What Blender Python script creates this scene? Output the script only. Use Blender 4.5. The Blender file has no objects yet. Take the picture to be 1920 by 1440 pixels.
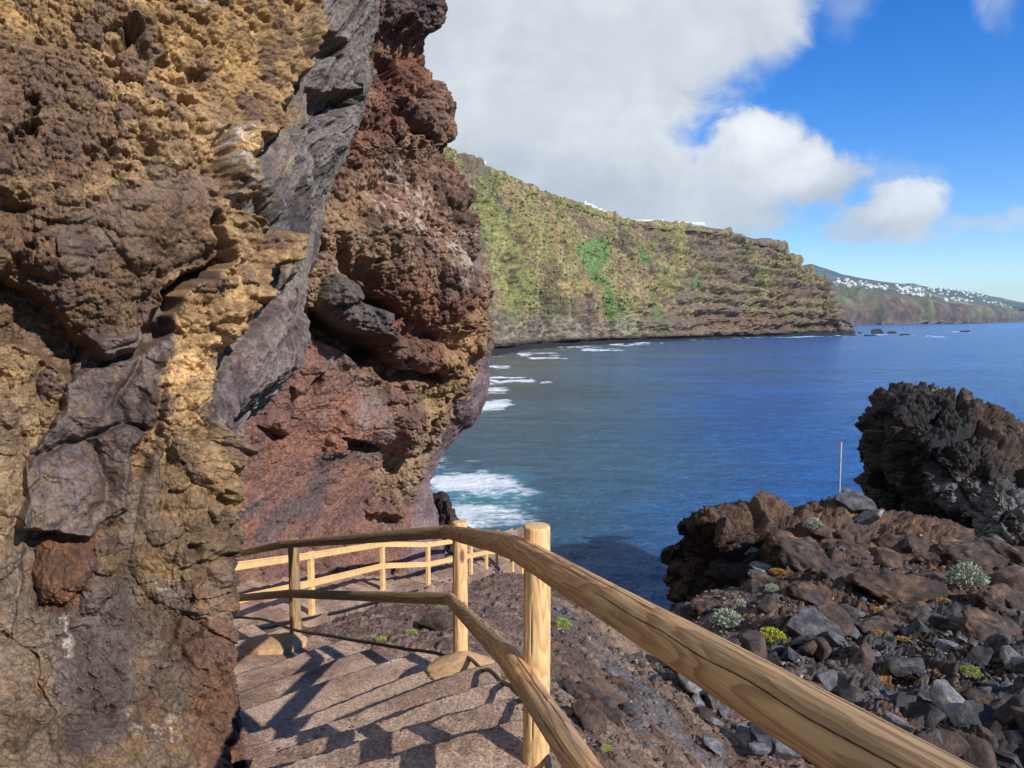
import bpy, math, random
import numpy as np
from mathutils import Vector
R_ = math.radians
random.seed(7)
S = bpy.context.scene
# ---------------------------------------------------------------- camera, world, sun, exposure
F = 1387.0                       # focal length in pixels of the 1920 px wide photograph
PITCH = math.atan(120 / F)
CZ = 18.0                        # the eye stands 18 m above the sea
cam = bpy.data.cameras.new("camera"); camo = bpy.data.objects.new("camera", cam)
S.collection.objects.link(camo); S.camera = camo
cam.sensor_width = 36; cam.lens = 36 * F / 1920
cam.clip_start = 0.05; cam.clip_end = 120000
camo.location = (0, 0, CZ); camo.rotation_euler = (R_(90) - PITCH, 0, 0)
SUN_EL, SUN_AZ = 29.8, 134.8     # azimuth clockwise from +Y
sun = bpy.data.lights.new("sun", 'SUN'); suno = bpy.data.objects.new("sun", sun)
S.collection.objects.link(suno)
sun.energy = 5.0; sun.angle = R_(0.5); sun.color = (1, 0.955, 0.9)
sd_ = Vector((math.sin(R_(SUN_AZ)) * math.cos(R_(SUN_EL)), math.cos(R_(SUN_AZ)) * math.cos(R_(SUN_EL)), math.sin(R_(SUN_EL))))
suno.rotation_euler = sd_.to_track_quat('Z', 'Y').to_euler()
S.view_settings.view_transform = 'Standard'; S.view_settings.look = 'None'
S.view_settings.exposure = 0.22; S.view_settings.gamma = 1
S.render.engine = 'CYCLES'

class NT:
    """tiny helper to wire node trees"""
    def __init__(s, tree): s.t = tree; s.n = tree.nodes; s.l = tree.links
    def node(s, typ, ins=None, **kw):
        n = s.n.new(typ)
        for k, v in kw.items(): setattr(n, k, v)
        for k, v in (ins or {}).items():
            sock = n.inputs[k]
            if isinstance(v, bpy.types.NodeSocket): s.l.new(v, sock)
            else: sock.default_value = v
        return n
    def m(s, op, a, b=0.0, c=0.0, clamp=False):
        n = s.node('ShaderNodeMath', {0: a, 1: b, 2: c}, operation=op); n.use_clamp = clamp
        return n.outputs[0]
    def mix(s, f, a, b, typ='MIX'):
        n = s.node('ShaderNodeMix', None, data_type='RGBA', blend_type=typ)
        for i, v in ((0, f), (6, a), (7, b)):
            if isinstance(v, bpy.types.NodeSocket): s.l.new(v, n.inputs[i])
            else: n.inputs[i].default_value = v if not isinstance(v, tuple) or len(v) == 4 else v + (1,)
        return n.outputs[2]
    def noise(s, vec, scale, detail=4, rough=.55, dist=0.0):
        return s.node('ShaderNodeTexNoise', {'Vector': vec, 'Scale': scale, 'Detail': detail, 'Roughness': rough, 'Distortion': dist}).outputs[0]
    def ramp(s, f, lo, hi, a=0.0, b=1.0):
        n = s.node('ShaderNodeMapRange', {0: f, 1: lo, 2: hi, 3: a, 4: b}, interpolation_type='SMOOTHSTEP'); return n.outputs[0]

def build_world():
    w = bpy.data.worlds.new("World"); S.world = w; w.use_nodes = True
    t = NT(w.node_tree); t.n.clear()
    sky = t.node('ShaderNodeTexSky', None, sky_type='NISHITA', sun_disc=False, sun_elevation=R_(SUN_EL),
                 sun_rotation=R_(SUN_AZ), altitude=400, air_density=1.0, dust_density=0.0, ozone_density=3.5)
    tc = t.node('ShaderNodeTexCoord').outputs['Generated']
    sp = t.node('ShaderNodeSeparateXYZ', {0: tc})
    y = t.m('MAXIMUM', sp.outputs[1], 0.03)
    u = t.m('DIVIDE', sp.outputs[0], y); v = t.m('DIVIDE', sp.outputs[2], y)    # tangent-plane sky coordinates
    uv = t.node('ShaderNodeCombineXYZ', {0: u, 1: v, 2: 0.3}).outputs[0]
    n1 = t.noise(uv, 3.2, 8, .58, .3); n2 = t.noise(uv, 9.0, 7, .62, .2)
    n0 = t.noise(uv, 1.3, 3, .5)
    st = t.node('ShaderNodeVectorMath', {0: uv, 1: (1.0, 1.25, 1)}, operation='MULTIPLY').outputs[0]
    n3 = t.noise(st, 2.4, 9, .6, .6); n4 = t.noise(uv, 10.0, 9, .6, .5)
    # right-hand edge of the cloud bank as a curve of height
    fc = t.node('ShaderNodeFloatCurve'); crv = fc.mapping.curves[0]
    pts = [(0, .30), (100, .36), (135, .385), (175, .455), (215, .465), (262, .42), (300, .345), (345, .30), (400, .325), (450, .38), (520, .44), (600, .47), (750, .5)]
    for i, (h, e) in enumerate(pts):
        X = h / 750
        if i == 0: crv.points[0].location = (X, e)
        elif i == len(pts) - 1: crv.points[-1].location = (X, e)
        else: crv.points.new(X, e)
    fc.mapping.update()
    t.l.new(t.m('DIVIDE', t.m('MULTIPLY', v, F), 750.0, clamp=True), fc.inputs['Value'])
    d = t.m('SUBTRACT', fc.outputs[0], u)
    d = t.m('ADD', d, t.m('MULTIPLY', t.m('SUBTRACT', n1, .5), .26))
    d = t.m('ADD', d, t.m('MULTIPLY', t.m('SUBTRACT', n4, .5), .24))
    main = t.ramp(d, 0.0, .11)
    base = t.ramp(t.m('ADD', v, t.m('MULTIPLY', t.m('SUBTRACT', n1, .5), .10)), .085, .125)   # flat cloud base
    main = t.m('MULTIPLY', main, base)
    def blob(px, py, rx, ry, lo, hi, amt=1.0, nn=1.6):
        cu, cv = (px - 960) / F, (600 - py) / F
        a = t.m('DIVIDE', t.m('SUBTRACT', u, cu), rx / F); b = t.m('DIVIDE', t.m('SUBTRACT', v, cv), ry / F)
        q = t.m('SUBTRACT', 1.0, t.m('SQRT', t.m('ADD', t.m('MULTIPLY', a, a), t.m('MULTIPLY', b, b))))
        q = t.m('ADD', q, t.m('MULTIPLY', t.m('SUBTRACT', n4, .5), nn * 1.9))
        return t.m('MULTIPLY', t.ramp(q, lo, hi), amt)
    cov = main
    for b in (blob(1672, 400, 105, 60, -.15, .35, .95, 1.3), blob(1650, 436, 150, 30, -.1, .5, .75, 1.2), blob(1800, 420, 160, 22, -.1, .8, .5, 1.2), blob(1905, 408, 60, 24, -.1, .6, .55, 1.2),
              blob(1836, 10, 45, 75, -.2, .9, .38, 1.4), blob(1650, 328, 120, 20, -.1, .9, .25), blob(1560, 45, 70, 90, -.1, 1., .3), blob(1400, 285, 95, 60, -.25, .3, 1.0, 1.25), blob(1480, 320, 70, 50, -.25, .3, 1., 1.2), blob(1535, 345, 85, 66, -.2, .35, .97, 1.2), blob(1585, 330, 50, 30, -.1, .6, .8, 1.2), blob(1360, 330, 90, 70, -.3, .3, 1.0, 1.)):
        cov = t.m('MAXIMUM', cov, b)
    # clouds: sunlit tops, grey body
    edge = t.ramp(d, .75, .08)
    lum = t.m('ADD', t.m('MULTIPLY', edge, .16), t.m('MULTIPLY', t.ramp(n3, .34, .68), .36))
    lum = t.m('ADD', lum, t.m('MULTIPLY', t.ramp(n2, .35, .7), .07))
    lum = t.m('ADD', lum, t.m('MULTIPLY', t.ramp(n4, .4, .66), .16))
    hot = t.m('MAXIMUM', blob(1415, 262, 95, 50, -.3, 1.0, .42, .9), t.m('MAXIMUM', blob(1535, 322, 95, 45, -.3, 1., .38, .9), blob(1680, 378, 90, 45, -.3, 1., .5, .9)))
    lum = t.m('ADD', lum, hot)
    ccol = t.mix(t.m('MULTIPLY', lum, 1.0, clamp=True), (3.5, 4.05, 4.7), (8.3, 8.5, 8.8))
    hs = t.node('ShaderNodeHueSaturation', {'Hue': .516, 'Saturation': 1.4, 'Value': 1.62, 'Color': sky.outputs[0]})
    col = t.mix(cov, hs.outputs[0], ccol)
    bg = t.node('ShaderNodeBackground', {0: col, 1: 0.10})
    out = t.node('ShaderNodeOutputWorld'); t.l.new(bg.outputs[0], out.inputs[0])
build_world()

# ---------------------------------------------------------------- numpy helpers
f32 = np.float32
sp_, cp_ = math.sin(PITCH), math.cos(PITCH)
def W(px, py, d):
    px, py, d = np.asarray(px, float), np.asarray(py, float), np.asarray(d, float)
    x = (px - 960) / F * d; u = (720 - py) / F * d
    return np.stack(np.broadcast_arrays(x, d * cp_ + u * sp_, -d * sp_ + u * cp_ + CZ), -1)
def proj(P):
    z = P[..., 2] - CZ; d = P[..., 1] * cp_ - z * sp_; u = P[..., 1] * sp_ + z * cp_
    dd = np.where(d > .05, d, .05)
    return 960 + P[..., 0] / dd * F, 720 - u / dd * F, d
def sea_pt(px, py):
    v = W(px, py, 1.0) - np.array([0, 0, CZ]); t = -CZ / v[2]; return v * t + np.array([0, 0, CZ])
_T = np.random.RandomState(3).rand(64 * 64 * 64).astype(f32)
_ROT = np.array([[.36, .48, -.8], [-.8, .6, 0], [.48, .64, .6]], f32)
def vnoise(P):
    i = np.floor(P).astype(np.int32); f = (P - i).astype(f32); f = f * f * f * (f * (f * 6 - 15) + 10)
    i &= 63; j = (i + 1) & 63
    x0, y0, z0 = i[..., 0], i[..., 1] * 64, i[..., 2] * 4096; x1, y1, z1 = j[..., 0], j[..., 1] * 64, j[..., 2] * 4096
    fx, fy, fz = f[..., 0], f[..., 1], f[..., 2]
    def L(a, b, t): return a + (b - a) * t
    a = L(L(_T[x0 + y0 + z0], _T[x1 + y0 + z0], fx), L(_T[x0 + y1 + z0], _T[x1 + y1 + z0], fx), fy)
    b = L(L(_T[x0 + y0 + z1], _T[x1 + y0 + z1], fx), L(_T[x0 + y1 + z1], _T[x1 + y1 + z1], fx), fy)
    return L(a, b, fz) * 2 - 1
def fbm(P, scale, octs=4, gain=.5, seed=0.0, ridge=False):
    Q = (P.astype(f32) * f32(scale) + f32(seed * 17.3 + 5.1)); s = 0; a = 1.0; tot = 0
    for o in range(octs):
        n = vnoise(Q)
        if ridge: n = 1 - 2 * np.abs(n)
        s = s + a * n; tot += a; a *= gain; Q = (Q @ _ROT.T) * f32(2.03) + f32(3.7)
    return s / tot
def worley(P, scale, seed=0):
    """F1, F2, cell random value (8 nearest cells)"""
    Q = P.astype(f32) * f32(scale) + f32(seed * 7.7 + 100); b = np.floor(Q - .5).astype(np.int32)
    f1 = np.full(Q.shape[:-1], 9, f32); f2 = f1.copy(); cid = np.zeros_like(f1)
    for dx in (0, 1):
        for dy in (0, 1):
            for dz in (0, 1):
                c = b + np.array([dx, dy, dz], np.int32); m = c & 63
                h = m[..., 0] + m[..., 1] * 64 + m[..., 2] * 4096
                jx, jy, jz = _T[h], _T[(h + 7919) & 262143], _T[(h + 104729) & 262143]
                dd = np.sqrt((c[..., 0] + .2 + .6 * jx - Q[..., 0]) ** 2 + (c[..., 1] + .2 + .6 * jy - Q[..., 1]) ** 2 + (c[..., 2] + .2 + .6 * jz - Q[..., 2]) ** 2)
                nearer = dd < f1
                f2 = np.where(nearer, f1, np.minimum(f2, dd)); cid = np.where(nearer, _T[(h + 31337) & 262143], cid); f1 = np.where(nearer, dd, f1)
    return f1, f2, cid
def ss(a, b, x):
    t = np.clip((x - a) / (b - a), 0, 1); return t * t * (3 - 2 * t)
def domes(P, scale, seed=0, keep=1.0):
    f1, f2, c = worley(P, scale, seed)
    r = .45 + .35 * c
    h = np.sqrt(np.clip(1 - (f1 / r) ** 2, 0, 1)) * (.5 + .5 * c)
    return h * (c < keep), c
def sdpoly(x, y, poly):
    """signed distance in px, positive inside"""
    p = np.array(poly, f32); n = len(p); d = np.full(x.shape, 1e9, f32); ins = np.zeros(x.shape, bool)
    for i in range(n):
        a, b = p[i], p[(i + 1) % n]; e = b - a; wx, wy = x - a[0], y - a[1]
        t = np.clip((wx * e[0] + wy * e[1]) / (e @ e + 1e-9), 0, 1)
        d = np.minimum(d, (wx - e[0] * t) ** 2 + (wy - e[1] * t) ** 2)
        c = ((a[1] > y) != (b[1] > y)) & (x < (b[0] - a[0]) * (y - a[1]) / (b[1] - a[1] + 1e-9) + a[0]); ins ^= c
    return np.where(ins, 1, -1) * np.sqrt(d)
def mk(x, y, poly, soft=12): return ss(-soft, soft, sdpoly(x, y, poly))
def C(r, g, b):                  # sRGB 0-255 to linear
    m_ = .3 * r + .55 * g + .15 * b; k_ = .86 if (b > r * 1.02 or g > r) else .74; v = (m_ + (np.array([r, g, b]) - m_) * k_) / 255.; return np.where(v <= .04045, v / 12.92, ((v + .055) / 1.055) ** 2.4).astype(f32)
def mixc(a, b, t): return a + (b - a) * t[..., None]
def cr(P, n):
    """Catmull-Rom resample along axis 0 to n samples (centripetal-free, clamped)"""
    P = np.asarray(P, float); k = len(P); Q = np.concatenate([2 * P[:1] - P[1:2], P, 2 * P[-1:] - P[-2:-1]])
    t = np.linspace(0, k - 1, n); i = np.minimum(t.astype(int), k - 2); f = (t - i).reshape((-1,) + (1,) * (P.ndim - 1))
    a, b, c, d = Q[i], Q[i + 1], Q[i + 2], Q[i + 3]
    return .5 * (2 * b + (c - a) * f + (2 * a - 5 * b + 4 * c - d) * f * f + (3 * b - a - 3 * c + d) * f ** 3)
def grid_normals(G):
    du = np.gradient(G, axis=1); dv = np.gradient(G, axis=0); n = np.cross(du, dv); return n / (np.linalg.norm(n, axis=-1, keepdims=True) + 1e-12)
def grid_faces(nv, nu, flip=False, wrap=False):
    i = np.arange(nv * nu).reshape(nv, nu)
    if wrap: i = np.concatenate([i, i[:, :1]], 1)
    q = np.stack([i[:-1, :-1], i[:-1, 1:], i[1:, 1:], i[1:, :-1]], -1).reshape(-1, 4)
    return q[:, ::-1] if flip else q
COL = S.collection
def link(o, parent=None):
    COL.objects.link(o)
    if parent is not None: o.parent = parent
    return o
def mesh_np(name, V, Q, mats, attrs=None, smooth=True, parent=None, uv=None):
    me = bpy.data.meshes.new(name); V = np.ascontiguousarray(V.reshape(-1, 3), f32); Q = np.ascontiguousarray(Q, np.int32)
    k = Q.shape[1]; me.vertices.add(len(V)); me.vertices.foreach_set('co', V.ravel())
    me.loops.add(Q.size); me.loops.foreach_set('vertex_index', Q.ravel())
    me.polygons.add(len(Q)); me.polygons.foreach_set('loop_start', np.arange(0, Q.size, k, dtype=np.int32))
    me.update(calc_edges=True)
    if smooth: me.polygons.foreach_set('use_smooth', np.ones(len(Q), bool))
    for an, a in (attrs or {}).items():
        a = np.ascontiguousarray(a, f32)
        if a.ndim and a.shape[-1] == 3 and a.size == 3 * len(V):
            if an.startswith('v_'): at = me.attributes.new(an, 'FLOAT_VECTOR', 'POINT'); at.data.foreach_set('vector', a.ravel())
            else:
                at = me.attributes.new(an, 'FLOAT_COLOR', 'POINT')
                at.data.foreach_set('color', np.concatenate([a.reshape(-1, 3), np.ones((len(V), 1), f32)], 1).ravel())
        else: at = me.attributes.new(an, 'FLOAT', 'POINT'); at.data.foreach_set('value', a.ravel())
    me.validate() if False else None
    me.materials.append(mats)
    return link(bpy.data.objects.new(name, me), parent)
def tag(o, label=None, cat=None, group=None, kind=None):
    if label: o['label'] = label
    if cat: o['category'] = cat
    if group: o['group'] = group
    if kind: o['kind'] = kind
    return o
def empty(name, loc=(0, 0, 0)):
    o = bpy.data.objects.new(name, None); o.location = loc; o.empty_display_size = .2; return link(o)

# ---------------------------------------------------------------- materials
def mat(name):
    m = bpy.data.materials.new(name); m.use_nodes = True; t = NT(m.node_tree); t.n.clear()
    bs = t.node('ShaderNodeBsdfPrincipled'); o = t.node('ShaderNodeOutputMaterial'); t.l.new(bs.outputs[0], o.inputs[0])
    return m, t, bs
def rock_mat(name, fine=40., bump=.5, dist=.02, rough=.93, var=.35, spec=.25):
    m, t, b = mat(name)
    a = t.node('ShaderNodeAttribute', None, attribute_name='Col').outputs['Color']
    p = t.node('ShaderNodeNewGeometry').outputs['Position']
    n = t.noise(p, fine, 6, .65); n2 = t.noise(p, fine * 4.3, 4, .7)
    g = t.ramp(n, .3, .7, 1 - var, 1 + var); g2 = t.ramp(n2, .3, .7, 1 - var * .7, 1 + var * .7)
    c = t.node('ShaderNodeVectorMath', {0: a, 3: t.m('MULTIPLY', g, g2)}, operation='SCALE').outputs[0]
    t.l.new(c, b.inputs['Base Color'])
    h = t.m('ADD', n, t.m('MULTIPLY', n2, .35))
    bm = t.node('ShaderNodeBump', {'Height': h, 'Strength': bump, 'Distance': dist})
    t.l.new(bm.outputs[0], b.inputs['Normal']); b.inputs['Roughness'].default_value = rough
    b.inputs['Specular IOR Level'].default_value = spec
    return m
M = {}
M['rock_near'] = rock_mat('rock_near', 45, .55, .012)
M['rock_mid'] = rock_mat('rock_mid', 16, .6, .03)
M['rock_lava'] = rock_mat('rock_lava', 9, .8, .07, rough=.85, spec=.4)
M['ground'] = rock_mat('ground_soil', 22, .7, .03)
M['concrete'] = rock_mat('step_concrete', 70, .9, .012, var=.45)
M['far_rock'] = rock_mat('far_rock', .35, .7, 1.0, var=.35)
M['far_land'] = rock_mat('far_land', .02, .5, 8.0, var=.3)
def plain(name, col, rough=.6, metal=0., nscale=0, var=.2, spec=.5):
    m, t, b = mat(name); b.inputs['Roughness'].default_value = rough; b.inputs['Metallic'].default_value = metal
    b.inputs['Specular IOR Level'].default_value = spec
    if nscale:
        p = t.node('ShaderNodeTexCoord').outputs['Object']; n = t.noise(p, nscale, 5, .6)
        c = t.mix(t.ramp(n, .3, .7), tuple(x * (1 - var) for x in col), tuple(min(1, x * (1 + var)) for x in col)); t.l.new(c, b.inputs['Base Color'])
        bm = t.node('ShaderNodeBump', {'Height': n, 'Strength': .3, 'Distance': .01}); t.l.new(bm.outputs[0], b.inputs['Normal'])
    else: b.inputs['Base Color'].default_value = (*col, 1)
    return m
M['hose'] = plain('black_hose', (.012, .012, .014), .4)
M['steel'] = plain('galvanised_steel', (.42, .43, .45), .45, .6, 6)
M['footing'] = plain('ochre_mortar', tuple(C(200, 150, 95)), .95, 0, 25, .18, .2)
def wood_mat(name, light, dark, seed, greyed=0.0):
    m, t, b = mat(name)
    lc = t.node('ShaderNodeAttribute', None, attribute_name='v_lc').outputs['Vector']   # coordinates inside the log
    ck = t.node('ShaderNodeAttribute', None, attribute_name='crack').outputs['Fac']
    st = t.node('ShaderNodeVectorMath', {0: lc, 1: (1, 1, .16)}, operation='MULTIPLY').outputs[0]
    wv = t.node('ShaderNodeTexNoise', {'Vector': st, 'Scale': 11.0, 'Detail': 3.0, 'Roughness': .5}); 
    off = t.node('ShaderNodeVectorMath', {0: wv.outputs['Color'], 1: (.5, .5, .5)}, operation='SUBTRACT').outputs[0]
    off = t.node('ShaderNodeVectorMath', {0: off, 3: .055}, operation='SCALE').outputs[0]
    q = t.node('ShaderNodeVectorMath', {0: lc, 1: off}, operation='ADD').outputs[0]
    s = t.node('ShaderNodeSeparateXYZ', {0: q})
    x = t.m('ADD', s.outputs[0], t.m('MULTIPLY', t.m('SINE', t.m('MULTIPLY', s.outputs[2], 2.1 + seed)), .016))
    y = t.m('ADD', s.outputs[1], t.m('MULTIPLY', t.m('SINE', t.m('MULTIPLY', s.outputs[2], 1.3 + seed)), .02))
    r = t.m('SQRT', t.m('ADD', t.m('MULTIPLY', x, x), t.m('MULTIPLY', y, y)))
    ring = t.m('FRACT', t.m('MULTIPLY', r, 120.0))
    ring = t.m('MULTIPLY', t.ramp(ring, .25, .9), t.ramp(ring, 1.0, .93))
    fib = t.noise(t.node('ShaderNodeVectorMath', {0: lc, 1: (1, 1, .03)}, operation='MULTIPLY').outputs[0], 420, 3, .6)
    big = t.noise(st, 18, 3, .5)
    f = t.m('ADD', t.m('MULTIPLY', ring, .62), t.m('MULTIPLY', t.m('SUBTRACT', fib, .5), .55))
    f = t.m('ADD', f, t.m('MULTIPLY', t.m('SUBTRACT', big, .45), .7), clamp=True)
    c = t.mix(f, light, dark)
    gn = t.noise(st, 7, 4, .6)
    c = t.mix(t.m('MULTIPLY', t.ramp(gn, .42, .7), greyed), c, (.17, .14, .11))
    kn = t.node('ShaderNodeTexVoronoi', {'Vector': t.node('ShaderNodeVectorMath', {0: lc, 1: (1, 1, .35)}, operation='MULTIPLY').outputs[0], 'Scale': 7.0, 'Randomness': 1.0})
    c = t.mix(t.ramp(kn.outputs['Distance'], .17, .08), c, tuple(C(140, 84, 45)))
    c = t.mix(t.m('MULTIPLY', ck, .88), c, (.03, .018, .01))
    t.l.new(c, b.inputs['Base Color'])
    rough = t.ramp(fib, .3, .7, .68, .85); t.l.new(rough, b.inputs['Roughness'])
    hh = t.m('SUBTRACT', t.m('ADD', t.m('MULTIPLY', f, .5), t.m('MULTIPLY', fib, .6)), t.m('MULTIPLY', ck, 2.0))
    bm = t.node('ShaderNodeBump', {'Height': hh, 'Strength': .7, 'Distance': .003}); t.l.new(bm.outputs[0], b.inputs['Normal'])
    return m
M['wood'] = wood_mat('peeled_pine', tuple(C(212, 156, 88)), tuple(C(146, 88, 38)), .3, .5)
M['wood_post'] = wood_mat('pine_post', tuple(C(236, 184, 108)), tuple(C(200, 130, 56)), .8, .08)
M['wood_old'] = wood_mat('weathered_pine', tuple(C(184, 138, 74)), tuple(C(120, 80, 34)), .5, .6)
M['wood_far'] = plain('sawn_pine', tuple(C(236, 180, 98)), .7, 0, 9, .12, .3)

# ---------------------------------------------------------------- lofted rock surfaces
def loft(rows, nv, nu):
    """rows: equal-length lists of (px, py, depth); returns dense grid of world points"""
    K = np.array([[W(*p) for p in r] for r in rows])
    K = cr(K, nv); K = np.swapaxes(cr(np.swapaxes(K, 0, 1), nu), 0, 1); return K
def interp(tab, x):
    xs = [a for a, _ in tab]; ys = [b for _, b in tab]; return np.interp(x, xs, ys)

def near_cliff():
    sil = [(-260, 760), (-100, 745), (0, 722), (60, 716), (120, 706), (180, 700), (240, 680), (320, 640), (420, 605), (520, 584), (620, 578), (700, 548), (780, 480), (835, 432), (900, 418), (1000, 396), (1080, 384), (1130, 378), (1170, 396), (1240, 408), (1320, 414), (1440, 414), (1600, 425), (1800, 440)]
    dsil = [(-260, 6.0), (0, 5.8), (200, 5.6), (420, 5.4), (620, 5.1), (780, 4.75), (860, 4.5), (1000, 4.35), (1150, 4.22), (1300, 3.98), (1440, 3.62), (1600, 3.2), (1800, 2.9)]
    rows = []
    for py in (-260, -160, -60, 20, 90, 160, 230, 310, 400, 500, 600, 690, 770, 835, 900, 1000, 1090, 1150, 1220, 1320, 1440, 1600, 1800):
        s, d = interp(sil, py), interp(dsil, py); k = (s - 440) / 300
        dn = np.interp(py, [-260, 300, 650, 900, 1150, 1300, 1440, 1600, 1800], [3.75, 3.5, 3.55, 3.35, 3.22, 3.02, 2.74, 2.45, 2.2])
        rows.append([(-1400, py, 1.25), (-700, py, 2.15), (-250, py, dn * .86), (0, py, dn), (150, py, dn + .2), (290, py, dn + .42), (400 + 60 * k, py, dn + .62 + .35 * max(k, 0)),
                     (s - 25, py, d - .12), (s, py, d + .1), (s - 22, py, d + .75), (s - 190, py, d + 1.8), (s - 520, py, d + 2.6)])
    nv, nu = 1250, 720
    # columns dense where visible
    K = np.array([[W(*p) for p in r] for r in rows]); K = cr(K, nv)
    u = np.concatenate([np.linspace(0, 3, 60, endpoint=False), np.linspace(3, 8.4, 560, endpoint=False), np.linspace(8.4, 11, 100)])
    A = np.swapaxes(K, 0, 1); k = A.shape[0]; Q = np.concatenate([2 * A[:1] - A[1:2], A, 2 * A[-1:] - A[-2:-1]])
    i = np.minimum(u.astype(int), k - 2); f = (u - i).reshape(-1, 1, 1); a, b, c, d = Q[i], Q[i + 1], Q[i + 2], Q[i + 3]
    G = .5 * (2 * b + (c - a) * f + (2 * a - 5 * b + 4 * c - d) * f * f + (3 * b - a - 3 * c + d) * f ** 3)
    G = np.swapaxes(G, 0, 1); N = grid_normals(G)
    mid = N[nv // 2, 300]
    if np.dot(mid, -(G[nv // 2, 300] - np.array([0, 0, CZ]))) < 0: N = -N; flip = True
    else: flip = False
    px, py, dep = proj(G); px = px.astype(f32); py = py.astype(f32)
    wx = fbm(G, 3.1, 4, seed=1); wy = fbm(G, 3.1, 4, seed=2); w2 = fbm(G, 12, 3, seed=3)
    X = px + wx * 26 + w2 * 9; Y = py + wy * 26 + w2 * 8
    back = (np.arange(G.shape[1]) > 618 + 0)[None, :] * np.ones((nv, 1), bool)
    # masks (photograph zones)
    dyke = mk(X, Y, [(600, -400), (590, 60), (560, 160), (510, 250), (470, 300), (440, 380), (450, 400), (510, 440), (512, 470), (470, 520), (440, 620), (410, 650), (395, 760), (395, 800), (430, 860), (520, 900), (900, 700), (900, -400)], 5)
    under = mk(X, Y, [(400, 400), (405, 470), (340, 520), (280, 590), (240, 660), (180, 680), (130, 640), (70, 560), (0, 520), (-400, 520), (-400, 640), (0, 640), (60, 660), (130, 720), (300, 640), (330, 560), (410, 480)], 9)
    purple = mk(X, Y, [(300, 560), (322, 600), (305, 690), (280, 780), (235, 850), (225, 950), (150, 1000), (40, 990), (50, 860), (100, 800), (150, 640), (260, 620)], 9)
    plum2 = mk(X, Y, [(290, 780), (270, 900), (225, 920), (215, 990), (270, 990), (300, 850)], 8)
    bulge = mk(X, Y, [(110, 430), (200, 360), (300, 330), (400, 330), (408, 400), (395, 470), (330, 500), (230, 480), (130, 520)], 14)
    yellcol = mk(X, Y, [(470, 250), (430, 400), (515, 440), (512, 480), (455, 560), (420, 650), (395, 760), (360, 800), (330, 860), (290, 800), (300, 700), (330, 600), (310, 540), (400, 480), (400, 330), (400, 240)], 20)
    lower = ss(780, 900, Y + (X - 300) * .1)
    strat = ss(1010, 1130, Y)
    G0 = G
    h = .10 * fbm(G, 1.1, 3, seed=4)
    d1, c1 = domes(G, 3.2, 1); d2, c2 = domes(G + .02 * wx[..., None], 8.5, 2); d3, c3 = domes(G, 24., 3); d4, c4 = domes(G, 60., 4)
    # gritty conglomerate where neither dyke nor smooth boulders
    grit = np.clip(1 - dyke - purple * .9 - plum2 * .6 - bulge * .55 - strat * .75 - lower * .25, 0, 1)
    patchy = ss(-.25, .3, fbm(G, 2.2, 3, seed=8))
    h = h + grit * ((.13 * d1) * (.4 + .6 * patchy) + .085 * d2 * (.5 + .7 * patchy) + .034 * d3 * (.6 + .5 * c2) + .009 * d4)
    h = h + grit * .03 * fbm(G, 9, 5, .6, seed=5, ridge=True)
    # cavities in the conglomerate
    cav = ss(.40, .62, fbm(G, 4.5, 4, seed=11)) * grit; h = h - .14 * cav - .10 * ss(.30, .45, fbm(G * np.array([1, 1, 1.6]), 2.4, 4, seed=19)) * grit
    # vertical, streaky lower wall
    Gs = G * np.array([1, 1, .32]); rl = fbm(Gs, 6, 5, .55, seed=6, ridge=True)
    h = h + strat * (.055 * rl + .03 * fbm(Gs, 15, 5, .62, seed=25, ridge=True) + .02 * fbm(G, 30, 4, .62, seed=7) + .05 * d1 + .03 * d2 * (c2 > .5) + .010 * d3 - .05 * ss(.25, .45, fbm(Gs, 5, 4, .6, seed=26)))
    pits = ss(.52, .7, fbm(G * np.array([1, 1, .6]), 9, 3, seed=13)) * lower; h = h - .05 * pits
    k1_, k2_, kc = worley(G * np.array([1, 1, .55]) + .14 * fbm(G, 3, 4, .6, seed=28)[..., None], 3.0, 11); k3_, k4_, kd = worley(G * np.array([1, 1, .7]) + .06 * fbm(G, 7, 3, .6, seed=29)[..., None], 8.0, 12)
    h = h + strat * (-.045 * (1 - ss(0, .05, k2_ - k1_)) * (kc > .35) + .07 * kc - .018 * (1 - ss(0, .06, k4_ - k3_)) * (kd > .5) + .02 * kd)
    h = h + (purple + .5 * plum2) * (-.030 * (1 - ss(0, .05, k2_ - k1_)) * (kc > .3) + .06 * kc - .012 * (1 - ss(0, .06, k4_ - k3_)) * (kd > .4) + .025 * kd + .03 * fbm(G, 6, 5, .62, seed=38, ridge=True))
    # smooth boulders
    f1, f2, cb = worley(G * np.array([1, 1, .8]) + .16 * fbm(G, 2.2, 4, seed=16)[..., None], 1.9, 5)
    crk = ss(0, .30, f2 - f1)
    h = h + (purple + plum2 * .6) * (.07 * np.sqrt(crk) + .05 * ss(0, .07, f2 - f1) + .12 * cb * crk + .05 * fbm(G, 3.5, 4, .6, seed=27, ridge=True) + .018 * fbm(G, 8, 5, .62, seed=14, ridge=True) + .012 * fbm(G, 22, 4, .6, seed=17)) + purple * .05
    h = h + .006 * fbm(G, 60, 3, .6, seed=15) * (1 - dyke) + .010 * fbm(G, 26, 4, .6, seed=18, ridge=True) * (1 - dyke) * (1 - purple)
    # bulging brown boulder with undercut shadow
    sb = sdpoly(px + wx * 14, py + wy * 14, [(60, 380), (170, 330), (300, 310), (402, 330), (412, 400), (400, 462), (330, 500), (270, 560), (240, 640), (180, 668), (120, 600), (60, 540), (-10, 500), (-10, 420)])
    h = h + .17 * np.sqrt(np.clip(sb / 75, 0, 1)) + .04 * fbm(G, 5, 4, seed=21) * (sb > 0)
    h = h - .30 * under
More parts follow.
